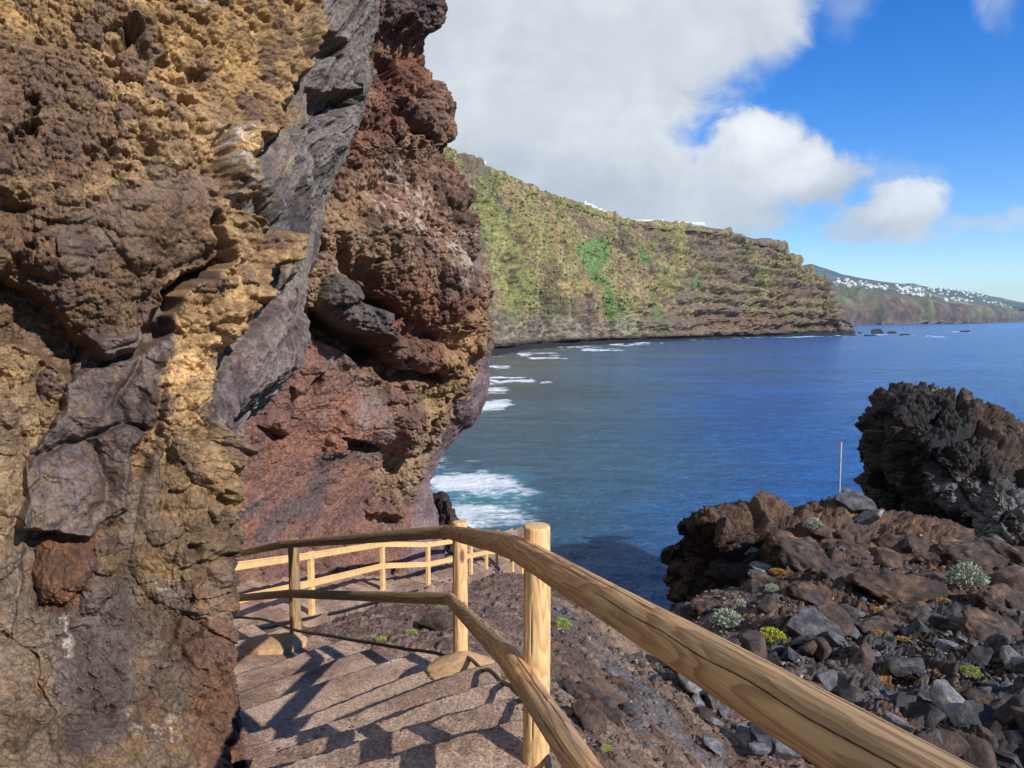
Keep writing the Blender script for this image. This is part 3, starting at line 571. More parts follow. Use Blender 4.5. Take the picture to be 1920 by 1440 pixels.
def build_ground():
    z, lav, a, b, c = ground_h(gx, gy); V = np.stack([gx, gy, z + CZ], -1)
    # notch below stair strips so that the steps stay on top
    px, py, _ = proj(V); px = px.astype(f32); py = py.astype(f32)
    d1, c1 = domes(V, 1.5, 31, .6); d2, c2 = domes(V, 5, 32, .75); d3, c3 = domes(V, 15, 33)
    amp = ss(2, 5, np.hypot(gx, gy))
    q1, q2, qc = worley(V + .12 * fbm(V, 2, 3, seed=111)[..., None], 1.25, 35); r1, r2q, rc = worley(V, 3.4, 36)
    blk = ss(0, .10, q2 - q1) * (.4 + qc) * .30 + ss(0, .10, r2q - r1) * (.3 + rc) * .12
    TN = grid_normals(np.stack([gx, gy, tzi(gx, gy)], -1)); TN *= np.sign(TN[..., 2:3]); TN = TN * .9 + np.array([.15, -.35, .1]); TN /= np.linalg.norm(TN, axis=-1, keepdims=True)
    upr = ss(1190, 1080, py); big_r = fbm(np.stack([gx * .5 + gy * .3, gy - gx * .4, z * .4], -1), 1.0, 5, .6, seed=114, ridge=True)
    V = V + TN * (lav * ((blk * .75 + .20 * d1) * (1 - .75 * upr) - .15 + upr * (.30 * big_r + .22 * fbm(V, 2.2, 5, .62, seed=115, ridge=True)) + .07 * d2 + .04 * d3 + .06 * fbm(V, 6, 4, .62, seed=112, ridge=True)))[..., None]
    V[..., 2] += (1 - lav) * amp * (.06 * d2 * (c2 > .6) + .02 * d3 + .03 * fbm(V, 6, 4, .6, seed=113, ridge=True))
    X = px + a * 30; Y = py + b * 20
    fin = fbm(V, 7, 4, .6, seed=105); fin2 = fbm(V, 30, 3, .6, seed=106)
    soil = mixc(C(140, 106, 86), C(106, 80, 68), ss(-.3, .3, c + .4 * a)); soil = mixc(soil, C(146, 120, 96), ss(.1, .4, fin2) * .5)
    soil = mixc(soil, C(128, 84, 74), ss(.0, .4, a) * mk(X, Y, [(560, 1120), (900, 1080), (980, 1090), (960, 1250), (800, 1260), (560, 1230)], 30) * .7)
    # streaky slope right of the near post
    st = fbm(np.stack([gx * .9 + gy * .4, (gy - gx * 1.2) * .25, z], -1), 2.2, 5, .6, seed=107)
    slope = mixc(C(140, 108, 80), C(98, 74, 58), ss(-.3, .3, st)); slope = mixc(slope, C(98, 92, 90), ss(.2, .42, fbm(np.stack([gx * .9 + gy * .4, (gy - gx * 1.2) * .2, z], -1), 1.1, 3, seed=108)) * .8)
    col = mixc(soil, slope, mk(X, Y, [(1020, 1080), (1120, 1150), (1300, 1260), (1420, 1440), (1450, 1700), (1000, 1700), (1000, 1300)], 25))
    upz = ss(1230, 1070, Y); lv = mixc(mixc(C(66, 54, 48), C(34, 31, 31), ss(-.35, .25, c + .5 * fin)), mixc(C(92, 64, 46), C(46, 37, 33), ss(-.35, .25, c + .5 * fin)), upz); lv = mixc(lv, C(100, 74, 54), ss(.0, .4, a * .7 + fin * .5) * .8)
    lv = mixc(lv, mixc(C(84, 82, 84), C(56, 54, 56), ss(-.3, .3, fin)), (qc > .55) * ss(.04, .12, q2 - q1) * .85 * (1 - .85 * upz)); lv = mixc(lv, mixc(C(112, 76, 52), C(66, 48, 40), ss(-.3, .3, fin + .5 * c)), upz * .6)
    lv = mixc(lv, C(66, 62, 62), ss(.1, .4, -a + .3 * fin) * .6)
    ub = ss(.32, .55, fbm(V, 1.3, 4, seed=109) + .25 * fin2)
    lv = mixc(lv, C(170, 112, 44), ub * .65 * ss(8, 12, gy))
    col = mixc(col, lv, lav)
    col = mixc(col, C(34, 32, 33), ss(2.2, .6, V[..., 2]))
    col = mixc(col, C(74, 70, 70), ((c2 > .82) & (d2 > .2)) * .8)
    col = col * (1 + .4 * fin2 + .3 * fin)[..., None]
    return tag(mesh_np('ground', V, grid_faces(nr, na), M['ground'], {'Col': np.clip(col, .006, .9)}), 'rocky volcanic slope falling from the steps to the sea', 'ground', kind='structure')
build_ground()

# ---------------------------------------------------------------- sea
def build_sea():
    nr_, na_ = 1100, 760
    t = np.linspace(0, 1, nr_); r = 1 / (1 / 24. + (1 / 22000. - 1 / 24.) * t ** .9)
    a = np.radians(np.concatenate([np.linspace(-180, -30, 40, endpoint=False), np.linspace(-30, 40, 680, endpoint=False), np.linspace(40, 180, 40)]))
    x = r[:, None] * np.sin(a); y = r[:, None] * np.cos(a); V = np.stack([x, y, x * 0], -1)
    px, py, _ = proj(V); px = px.astype(f32); py = py.astype(f32)
    fade = ss(900, 120, r)[:, None]
    P = V * np.array([1, 1, 1.])
    sw = fbm(P * np.array([.6, 1, 1]), .09, 3, seed=121); sw2 = fbm(P * np.array([.5, 1, 1]), .35, 3, seed=122)
    V[..., 2] = fade * (.35 * sw + .14 * sw2) + ss(260, 50, r)[:, None] * (.13 * fbm(P * np.array([.8, 1, 1]), .75, 4, .58, seed=127, ridge=True) + .03 * fbm(P, 3.2, 3, .6, seed=128))
    n = fbm(P * np.array([1, 1, 1]), .02, 4, seed=123); m_ = fbm(P, .12, 4, seed=124)
    X = px + n * 60 + m_ * 12; lp = np.where(py > 600, py, 601)
    Yw = py + (n * .10 + m_ * .05) * (py - 600)
    # foam shapes
    foam = np.zeros(px.shape, f32)
    def fpoly(poly, soft, amt=1.0, wx=.35):
        nonlocal foam
        # work with stretched distances: lines of surf are long and thin from here
        q = sdpoly((px + n * 18 + m_ * 8) * wx, Yw + m_ * .03 * (py - 600), [(a_ * wx, b_) for a_, b_ in poly]); foam = np.maximum(foam, amt * ss(-soft, soft, q))
    fpoly([(780, 900), (830, 888), (900, 888), (975, 903), (1000, 925), (900, 940), (830, 935)], 18, .95)
    fpoly([(800, 930), (880, 935), (960, 950), (1000, 985), (850, 1010), (800, 980)], 24, .68)
    fpoly([(780, 845), (860, 850), (870, 868), (800, 880)], 8, .45)
    fpoly([(900, 722), (950, 722), (945, 732), (900, 735)], 4, .55)
    fpoly([(890, 748), (935, 750), (960, 756), (940, 762), (890, 765)], 4, .8)
    fpoly([(950, 652), (1000, 650), (1100, 648), (1060, 653), (960, 656)], 1.8, .5)
    for x0, x1, y_, w_, am in ((945, 1010, 662, 1.6, .7), (980, 1052, 667, 1.5, .85), (1000, 1068, 675, 1.9, .9), (905, 960, 671, 1.2, .5), (1040, 1120, 650, 1.3, .7), (1085, 1160, 655, 1.5, .9), (1140, 1215, 646, 1.3, .8), (1190, 1240, 643, 1.0, .8), (900, 950, 688, 2.2, .9), (1300, 1345, 640, .8, .6),
                               (905, 990, 709, 2.6, .95), (900, 940, 716, 3, .7), (890, 950, 753, 3, .75), (885, 930, 761, 3, .5), (860, 905, 780, 3, .4), (840, 900, 858, 6, .42), (1008, 1024, 713, 2.5, .9)):
        fpoly([(x0, y_ - w_), (x1, y_ - w_ * .6), (x1 + 8, y_), (x1, y_ + w_ * .7), (x0, y_ + w_)], w_ * .9, am)
    for seg in ([(1250, 637), (1330, 635), (1420, 631), (1530, 629), (1585, 627)],):
        for (x0, y0), (x1, y1) in zip(seg[:-1], seg[1:]): fpoly([(x0, y0 + .2), (x1, y1 + .2), (x1, y1 + 1.8), (x0, y0 + 1.8)], .9, .8)
    for x0, x1, y_ in ((1575, 1640, 629), (1640, 1668, 626.5), (1690, 1712, 628), (1735, 1766, 629.5), (1785, 1822, 621.5)): fpoly([(x0, y_), (x1, y_), (x1, y_ + 1.6), (x0, y_ + 1.6)], .8, .75)
    # water colour: silty shallows on the left, deep blue offshore
    off = ss(1080, 1650, X + (py - 700) * .10 + n * 140); 
    silt = ss(1250, 900, X) * ss(1100, 640, py)
    deep = mixc(np.array([.030, .095, .155]), np.array([.001, .092, .33]), off)
    col = mixc(deep, np.array([.074, .096, .102]), silt * .85)
    dark_ = ss(.1, .5, fbm(P * np.array([.6, 1, 1]), .03, 4, seed=126)); col = mixc(col, col * .75 + np.array([.012, .008, .003]), dark_ * (1 - off) * .5)
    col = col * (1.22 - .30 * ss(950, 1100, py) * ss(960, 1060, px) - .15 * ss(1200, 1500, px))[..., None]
    tq = mk(X, Yw, [(780, 900), (960, 890), (1010, 940), (980, 1000), (820, 1020)], 40); col = mixc(col, np.array([.06, .26, .32]), tq * .75)
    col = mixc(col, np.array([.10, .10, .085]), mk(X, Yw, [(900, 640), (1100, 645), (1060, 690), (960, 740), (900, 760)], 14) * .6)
    m, t, b = mat('sea_water')
    ac = t.node('ShaderNodeAttribute', None, attribute_name='Col').outputs['Color']; af = t.node('ShaderNodeAttribute', None, attribute_name='foam').outputs['Fac']
    p = t.node('ShaderNodeNewGeometry').outputs['Position']; d = t.node('ShaderNodeVectorMath', {0: p}, operation='LENGTH').outputs['Value']
    ps = t.node('ShaderNodeVectorMath', {0: p, 1: (.75, 1, 1)}, operation='MULTIPLY').outputs[0]
    w1 = t.noise(ps, .85, 5, .62, .5); w2 = t.noise(ps, .16, 5, .6, .6); w3 = t.noise(ps, .012, 5, .62, .3); w4 = t.noise(t.node('ShaderNodeVectorMath', {0: p, 1: (.55, 1, 1)}, operation='MULTIPLY').outputs[0], .30, 9, .75, .9)
    nearf = t.ramp(d, 420, 40); midf = t.ramp(d, 1500, 250)
    hgt = t.m('ADD', t.m('MULTIPLY', t.m('MULTIPLY', w1, nearf), 1.0), t.m('ADD', t.m('MULTIPLY', t.m('MULTIPLY', w2, midf), 1.7), t.m('ADD', t.m('MULTIPLY', w3, 4.0), t.m('MULTIPLY', w4, 2.2))))
    bm = t.node('ShaderNodeBump', {'Height': hgt, 'Strength': .75, 'Distance': 1.0})
    fn = t.noise(ps, .9, 6, .68, .6); fn2 = t.noise(t.node('ShaderNodeVectorMath', {0: p, 1: (.5, 1, 1)}, operation='MULTIPLY').outputs[0], .11, 6, .7, 1.2)
    fm = t.m('ADD', af, t.m('MULTIPLY', t.m('SUBTRACT', fn, .5), 1.1)); fm = t.m('ADD', fm, t.m('MULTIPLY', t.m('SUBTRACT', fn2, .5), 1.9))
    fmask = t.m('MULTIPLY', t.ramp(fm, .30, .82), t.ramp(af, .03, .2))
    streak = t.noise(t.node('ShaderNodeVectorMath', {0: p, 1: (.35, 1, 1)}, operation='MULTIPLY').outputs[0], .03, 6, .62, .8)
    c = t.node('ShaderNodeVectorMath', {0: ac, 3: t.ramp(streak, .3, .7, .82, 1.2)}, operation='SCALE').outputs[0]
    c = t.node('ShaderNodeVectorMath', {0: c, 3: t.ramp(w4, .3, .7, .78, 1.24)}, operation='SCALE').outputs[0]  # ripple light and dark painted into the water colour with the wave noise
    t.l.new(t.mix(fmask, c, (.82, .86, .88)), b.inputs['Base Color'])
    t.l.new(t.ramp(fmask, 0, .6, .16, .9), b.inputs['Roughness']); b.inputs['IOR'].default_value = 1.33
    t.l.new(bm.outputs[0], b.inputs['Normal'])
    tag(mesh_np('sea', V, grid_faces(nr_, na_, wrap=True), m, {'Col': col, 'foam': foam}), 'calm blue atlantic water of the bay', 'sea', kind='structure')
build_sea()

# ---------------------------------------------------------------- the long green cliff across the bay
def far_cliff():
    cols = [(700, 240, 668), (800, 268, 664), (850, 293, 660), (900, 312, 657), (940, 330, 652), (985, 352, 648), (1040, 371, 645), (1100, 390, 642), (1160, 412, 640), (1240, 421, 637), (1330, 429, 634), (1400, 447, 631.5), (1450, 462, 630), (1480, 485, 629), (1500, 508, 628), (1535, 524, 627), (1552, 560, 627), (1566, 595, 626.5), (1580, 618, 626)]
    ks = [0, .03, .1, .25, .5, .75, .93, 1.0]
    rows = []
    for k in ks:
        row = []
        for px, ty, by in cols:
            db = np.linalg.norm(sea_pt(px, by)[:2] / np.array([1, 1])) ; db = sea_pt(px, by)[1] * cp_ + CZ * sp_
            H = (by - ty); setb = H / F * db * .55
            kk = (0, .04, .2, .42, .62, .80, .94, 1.0)[ks.index(k)]
            row.append((px, by + (ty - by) * kk + (6 / db * 100 if k == 0 else 0), db + setb * (k ** 1.2)))
        rows.append(row)
    # plateau behind the rim
    rows.append([(px, ty + 1.0 * (px < 1500), r_[2] + 60) for (px, ty, by), r_ in zip(cols, rows[-1])])
    rows.append([(px - 60, ty + 14, r_[2] + 420) for (px, ty, by), r_ in zip(cols, rows[-2])])
    # add a returning column round the headland
    for r_ in rows: px, py, d = r_[-1]; r_.append((px - 4, min(py + 2, 627), d + 130)); r_.append((px - 60, min(py + 4, 627), d + 500))
    nv, nu = 520, 1150
    G = loft(rows, nv, nu); N = grid_normals(G); flip = np.dot(N[200, 500], -G[200, 500]) < 0
    if flip: N = -N
    px, py, dep = proj(G); px = px.astype(f32); py = py.astype(f32)
    Gs = G * np.array([1, 1, 3.2]); Gv = G * np.array([1, 1, .28])
    strata = fbm(Gs, .022, 5, .6, seed=131, ridge=True); gul = fbm(Gv, .016, 4, .55, seed=132, ridge=True); n = fbm(G, .02, 5, .55, seed=133); fin = fbm(G, .14, 4, .6, seed=134); veg = fbm(G, .4, 3, .6, seed=135)
    right = ss(1100, 1400, px)
    d1, c1 = domes(G, .30, 41); 
    rim = ss(0, 30, (np.arange(nv)[:, None] < nv * .74) * 60.)
    h = (1 - .75 * ss(.50, .72, np.arange(nv)[:, None] / nv)) * 11 * n + (9 * gul) * (1 - .6 * ss(.5, .72, np.arange(nv)[:, None] / nv)) * (1 - .6 * right) + (3.5 + 7 * right) * strata + 2.6 * fin + .9 * veg + .9 * d1 + 3.5 * right * np.sin(G[..., 2] * .55 + 5 * n + 2 * fin) + 3.2 * fbm(G, .08, 4, .6, seed=138, ridge=True) + 9 * fbm(Gv, .03, 4, .55, seed=145, ridge=True) * (1 - .7 * right) * ss(.72, .5, np.arange(nv)[:, None] / nv)
    h = h * (.25 + .75 * ss(0, .06, np.arange(nv)[:, None] / nv))
    V = G + N * (h * ss(nv * .80, nv * .74, np.arange(nv))[:, None] + (1 - ss(nv * .80, nv * .74, np.arange(nv))[:, None]) * (1.0 * fin + 1.2 * n))[..., None]
    V[:8, :, 2] = np.minimum(V[:8, :, 2], -.5)
    wx = n; X = px + wx * 30 + fin * 8; Y = py + fbm(G, .02, 4, seed=136) * 22 + fin * 6
    c0 = mixc(C(124, 106, 78), C(92, 80, 68), ss(-.3, .3, fin + .5 * strata)); c0 = mixc(c0, C(108, 78, 60), ss(.1, .5, fbm(Gs, .012, 4, seed=137)) * .5)
    vg = mixc(C(136, 130, 70), C(98, 102, 56), ss(-.3, .3, fin)); vg = mixc(vg, C(136, 112, 74), ss(.0, .4, n) * .7)
    mid = fbm(G, .045, 4, .55, seed=139); mv = fbm(Gv, .04, 4, .55, seed=140); vm = ss(-.20, .25, veg * .5 + n * .8 + mid * 1.1 + .3 * fin - .55 * strata * right + .08); vm = vm * ss(640, 560, py + n * 30) * (.9 - .25 * right)
    col = mixc(c0, vg, vm)
    yg = mk(X, Y, [(900, 400), (960, 420), (1000, 520), (1030, 640), (1050, 640), (1020, 560), (930, 640), (900, 600)], 22); col = mixc(col, mixc(C(120, 128, 66), C(88, 104, 56), ss(-.3, .3, fin)), yg * ss(-.3, .2, veg) * .8)
    g1 = mk(X, Y, [(1060, 462), (1120, 458), (1128, 500), (1108, 512), (1130, 560), (1165, 610), (1185, 625), (1140, 630), (1122, 590), (1110, 540), (1085, 500)], 8) + mk(X, Y, [(1168, 468), (1185, 466), (1200, 500), (1190, 505)], 5) + mk(X, Y, [(1210, 560), (1225, 570), (1245, 620), (1225, 625)], 8) * .8 + mk(X, Y, [(1270, 515), (1300, 515), (1300, 535), (1275, 540)], 7) * .8 + mk(X, Y, [(1460, 600), (1480, 600), (1480, 612), (1460, 612)], 4) * .8
    col = mixc(col, mixc(C(92, 128, 66), C(64, 100, 56), ss(-.3, .3, veg)), np.clip(g1, 0, 1) * ss(-.55, -.1, veg + .3 * n) * .9)
    col = mixc(col, mixc(C(70, 60, 56), C(50, 46, 46), ss(-.3, .3, fin)), ss(.02, .35, -strata * right + (1 - right) * (mv * 1.1 - .05) - .15 * veg) * (.55 + .3 * right) * ss(100, 420, py))
    col = mixc(col, C(40, 38, 40), ss(7, 2, V[..., 2] + 2.5 * fin))
    col = mixc(col, mixc(C(134, 124, 110), C(92, 84, 76), ss(-.3, .3, fin)), ss(26, 14, V[..., 2] + 8 * n) * ss(3, 7, V[..., 2]) * (1 - right) * .75)
    col = mixc(col, C(98, 66, 56), ss(30, 18, V[..., 2] + 8 * n) * ss(6, 10, V[..., 2]) * right * .35)
    col = col * (1.02 * (1 + .5 * veg + .4 * fin + .45 * strata * (.3 + .7 * right) + .3 * gul * (1 - right)))[..., None] * np.array([1.06, 1.0, .90], f32)  # shading of gullies and strata painted into the colour, with random tone
    rs = np.random.RandomState(4); ii = rs.randint(14, int(nv * .78), 26000); jj = rs.randint(60, nu - 60, 26000); okk = (vm[ii, jj] > .35 + .4 * rs.rand(26000)) & (V[ii, jj, 2] > 14); ii, jj = ii[okk][:9000], jj[okk][:9000]
    t_ = (1 + 5 ** .5) / 2; IV = np.array([(-1, t_, 0), (1, t_, 0), (-1, -t_, 0), (1, -t_, 0), (0, -1, t_), (0, 1, t_), (0, -1, -t_), (0, 1, -t_), (t_, 0, -1), (t_, 0, 1), (-t_, 0, -1), (-t_, 0, 1)]) / 1.9
    IF = np.array([(0, 11, 5), (0, 5, 1), (0, 1, 7), (0, 7, 10), (0, 10, 11), (1, 5, 9), (5, 11, 4), (11, 10, 2), (10, 7, 6), (7, 1, 8), (3, 9, 4), (3, 4, 2), (3, 2, 6), (3, 6, 8), (3, 8, 9), (4, 9, 5), (2, 4, 11), (6, 2, 10), (8, 6, 7), (9, 8, 1)])
    m_n = len(ii); sz = (.45 + 1.0 * rs.rand(m_n) ** 3) * (.55 + dep[ii, jj] / 1500); BV = V[ii, jj][:, None] + IV[None] * (.65 + .7 * rs.rand(m_n, 12, 1)) * sz[:, None, None] * np.array([1, 1, .8]); BF = IF[None] + (np.arange(m_n) * 12)[:, None, None]
    bc = mixc(C(126, 126, 72)[None], C(88, 98, 56)[None], rs.rand(m_n)); bc = mixc(bc, np.repeat(C(74, 116, 52)[None], m_n, 0), (g1[ii, jj] > .3) * .8); bc = mixc(bc, np.repeat(C(128, 108, 66)[None], m_n, 0), (rs.rand(m_n) > .8) * .8)
    tag(mesh_np('hillside_shrubs', BV, BF.reshape(-1, 3), M['far_rock'], {'Col': np.repeat(bc[:, None], 12, 1)}, smooth=False), 'low green and yellowish shrubs dotted over the far cliff', 'shrubs', kind='stuff')
    tag(mesh_np('hill', V, grid_faces(nv, nu, flip=not flip), M['far_rock'], {'Col': np.clip(col, .008, .8)}), 'long steep green and brown sea cliff across the bay', 'cliff', kind='structure')
    return V
FCV = far_cliff()
def heightstrip(name, base_fn, label, cat, matr, colfn): pass
# black beach under the cliff
def beach():
    top = [(860, 657), (930, 651), (1000, 646), (1080, 642), (1160, 639.5), (1250, 636.5), (1330, 634), (1420, 631), (1540, 628.5), (1600, 627.5)]
    bot = [(860, 692), (930, 676), (1000, 657), (1080, 650), (1160, 645), (1250, 640), (1330, 636.6), (1420, 632.6), (1540, 629.6), (1600, 628)]
    A = np.array([sea_pt(*p) for p in top]); B = np.array([sea_pt(*p) for p in bot]); A = A + (A - B) * np.array([.4, .4, 0]) + np.array([0, 12, 3.0]); B = B + np.array([0, 0, -.5])
    A, B = cr(A, 700), cr(B, 700); w = np.linspace(0, 1, 60)[:, None, None]; G = A[None] * (1 - w) + B[None] * w
    px, py, _ = proj(G); st = ss(940, 1010, px)
    d, c = domes(G, .28, 51, .8); G[..., 2] += st * (1.3 * d + .5 * fbm(G, .3, 3, seed=141)) * (1 - .6 * w[..., 0]) + .2 * fbm(G, .2, 3, seed=142)
    col = mixc(C(58, 52, 52), C(36, 33, 36), ss(-.3, .3, fbm(G, .4, 4, seed=143)))
    tag(mesh_np('beach', G, grid_faces(60, 700, flip=True), M['far_rock'], {'Col': col}), 'black sand and boulder beach at the cliff foot', 'beach', kind='structure')
beach()

# ---------------------------------------------------------------- far coast and mountain
def far_coast():
    # columns: px, base py, cliff-rim py, upper slope py, skyline py
    cols = [(1380, 614, 545, 528, 520), (1460, 612, 545, 526, 519), (1540, 610, 543, 529, 522), (1600, 609, 548, 533, 526), (1660, 608, 556, 541, 531), (1720, 607.5, 566, 550, 537), (1780, 607, 575, 560, 544), (1830, 606, 579, 566, 550), (1880, 604, 583, 570, 560), (1920, 603, 586, 576, 568), (1990, 602.5, 592, 588, 582), (2100, 602, 598, 596, 594)]
    rows = [[], [], [], [], [], []]
    for px, b, c, u, s in cols:
        db = np.interp(px, [1380, 1600, 1750, 1850, 1920, 2100], [2600, 2900, 3500, 4600, 6500, 9000]); by = 600 + CZ * F / db * 1.0
        rows[0].append((px, by + 2, db)); rows[1].append((px, by - 2, db + 20)); rows[2].append((px, c, db + (by - c) / F * db * 1.1)); rows[3].append((px, u, db * 1.35)); rows[4].append((px, s, db * 1.75)); rows[5].append((px, s + 5, db * 2.1))
    nv, nu = 230, 700; G = loft(rows, nv, nu); N = grid_normals(G); flip = N[nv // 2, nu // 2].dot(-G[nv // 2, nu // 2]) < 0
    if flip: N = -N
    px, py, dep = proj(G); v = np.arange(nv)[:, None] / nv * np.ones((1, nu))
    n = fbm(G, .0035, 5, .55, seed=151); fin = fbm(G, .03, 4, .6, seed=152); gul = fbm(G * np.array([1, 1, .2]), .006, 4, seed=153, ridge=True); cell = worley(G * np.array([1, 1, 0]), .008, 61)[2]
    cl = ss(.48, .34, v); h = cl * (45 * gul + 22 * n + 7 * fin) + (1 - cl) * (16 * n + 3 * fin); h *= ss(0, .12, v)
    V = G + N * h[..., None]; V[:10, :, 2] = np.minimum(V[:10, :, 2], 2)
    rock = mixc(C(112, 84, 66), C(76, 62, 56), ss(-.3, .3, fin + .3 * n)); rock = mixc(rock, C(112, 112, 62), ss(0, .35, n + .3 * fin) * .6)
    rock = mixc(rock, C(84, 112, 66), ss(0, .25, n) * ss(1640, 1560, px) * .8)
    land = mixc(C(92, 100, 76), C(68, 82, 66), ss(-.3, .3, fin)); land = mixc(land, C(142, 132, 100), (cell > .72) * .5); land = mixc(land, C(54, 82, 50), (cell < .3) * .6); land = mixc(land, C(170, 168, 160), (cell > .93) * .6)
    col = mixc(land, rock, cl); col = col * (1 + .3 * fin)[..., None]
    tag(mesh_np('hill', V, grid_faces(nv, nu, flip=not flip), M['far_land'], {'Col': np.clip(col, .01, .8)}), 'far coast with farmland above dark sea cliffs', 'coast', kind='structure')
    # mountain
    sk = [(1380, 528), (1450, 520), (1490, 506), (1506, 499), (1520, 496.5), (1534, 499), (1560, 508), (1580, 515), (1610, 521), (1680, 532), (1700, 532), (1712, 533), (1745, 541), (1800, 552), (1900, 566), (2000, 580)]
    rows = [[(x, 580, 6500) for x, y in sk], [(x, (y + 570) / 2 + 6, 7200) for x, y in sk], [(x, y, 8300) for x, y in sk], [(x, y + 6, 9500) for x, y in sk]]
    G = loft(rows, 120, 400); n = fbm(G, .002, 5, .55, seed=161); V = G.copy(); V[..., 1] += 250 * n; V[..., 2] += 6 * n
    col = mixc(C(84, 92, 88), C(66, 76, 76), ss(-.3, .3, n))
    m2 = mesh_np('mountain', V, grid_faces(120, 400), M['far_land'], {'Col': col}); tag(m2, 'blue grey mountain cone far behind the headland', 'mountain', kind='structure')
    return G, V
FG, FV_ = far_coast()

# ---------------------------------------------------------------- railings
def log(name, a, b, r0, r1, m, parent, seed=0, nu=72, nl=None, cracks=(), capround=.006, wob=.0015, square=False):
    a, b = np.array(a, float), np.array(b, float); L = np.linalg.norm(b - a); ax = (b - a) / L
    up_ = np.array([0, 0, 1.]) if abs(ax[2]) < .9 else np.array([0, 1., 0]); e1 = np.cross(up_, ax); e1 /= np.linalg.norm(e1); e2 = np.cross(ax, e1)
    nl = nl or max(8, int(L / .012)); t = np.concatenate([[0, 0, .3, 1.0], np.linspace(0, L, nl)[1:-1] + 0, [L, L, L, L]]); rad = r0 + (r1 - r0) * np.clip(t / L, 0, 1)
    t[:4] = [0, 0, .001, capround]; t[-4:] = [L - capround, L - .001, L, L]
    t = np.sort(t); sc = np.ones(len(t)); sc[0] = .002; sc[1] = 1 - capround / r0 * .9; sc[2] = 1 - capround / r0 * .45; sc[-1] = .002; sc[-2] = sc[1]; sc[-3] = sc[2]
    th = np.linspace(0, 2 * math.pi, nu, endpoint=False)
    T, TH = np.meshgrid(t, th, indexing='ij'); rr_ = (rad * sc)[:, None] * np.ones_like(TH)
    q = np.stack([np.cos(TH) * 2, np.sin(TH) * 2, T * 1.4 + seed * 9.1], -1)
    rr_ = rr_ + wob * fbm(q, 1.6, 3, seed=seed) * sc[:, None] * 2.2
    ck = np.zeros_like(TH)
    for (c0, t0, t1, wd) in cracks:
        cen = c0 + .10 * fbm(np.stack([T * 0 + seed, T * 2.3, T * 0], -1), 1, 3, seed=seed + 3) + .03 * np.sin(T * 19)
        dd = np.abs((TH - cen + math.pi) % (2 * math.pi) - math.pi) * rad[:, None]
        ck = np.maximum(ck, ss(wd, wd * .3, dd) * ss(t0, t0 + .12, T) * ss(t1, t1 - .12, T))
    rr_ = rr_ - .004 * ck
    lc = np.stack([np.cos(TH) * rr_ + .012 * math.sin(seed * 2.7), np.sin(TH) * rr_ + .014 * math.cos(seed * 1.9), T + seed * 1.37], -1)
    V = a + ax * T[..., None] + e1 * (np.cos(TH) * rr_)[..., None] + e2 * (np.sin(TH) * rr_)[..., None]
    off = V.reshape(-1, 3).mean(0) * 0
    return mesh_np(name, V, grid_faces(*T.shape, wrap=True), m, {'v_lc': lc, 'crack': ck}, parent=parent)
def board(name, a, b, w, th_, m, parent, vertical=False, side=None):
    """square sawn timber with bevelled edges"""
    a, b = Vector(a), Vector(b); ax = (b - a).normalized(); L = (b - a).length
    if vertical: e1 = Vector(side).normalized(); e2 = ax.cross(e1).normalized()
    else: e2 = Vector((0, 0, 1)); e1 = ax.cross(e2).normalized(); e2 = e1.cross(ax).normalized()
    import bmesh
    bm = bmesh.new(); bmesh.ops.create_cube(bm, size=1)
    for v in bm.verts:
        p = a + ax * (v.co.z + .5) * L + e1 * v.co.x * w + e2 * v.co.y * th_; v.co = p
    bmesh.ops.bevel(bm, geom=bm.edges[:], offset=.008, segments=2, affect='EDGES', profile=.5)
    me = bpy.data.meshes.new(name); bm.to_mesh(me); bm.free(); me.materials.append(m)
    for p in me.polygons: p.use_smooth = False
    return link(bpy.data.objects.new(name, me), parent)
_g1 = G1.reshape(-1, 3)[::3]
def step_z(x, y, pad=0.0):
    x = np.atleast_1d(np.asarray(x, float)); y = np.atleast_1d(np.asarray(y, float)); out = np.empty(x.shape).ravel()
    for i, (a, b) in enumerate(zip(x.ravel(), y.ravel())):
        k = np.argmin((_g1[:, 0] - a) ** 2 + (_g1[:, 1] - b) ** 2); out[i] = _g1[k, 2]
    return out.reshape(x.shape)
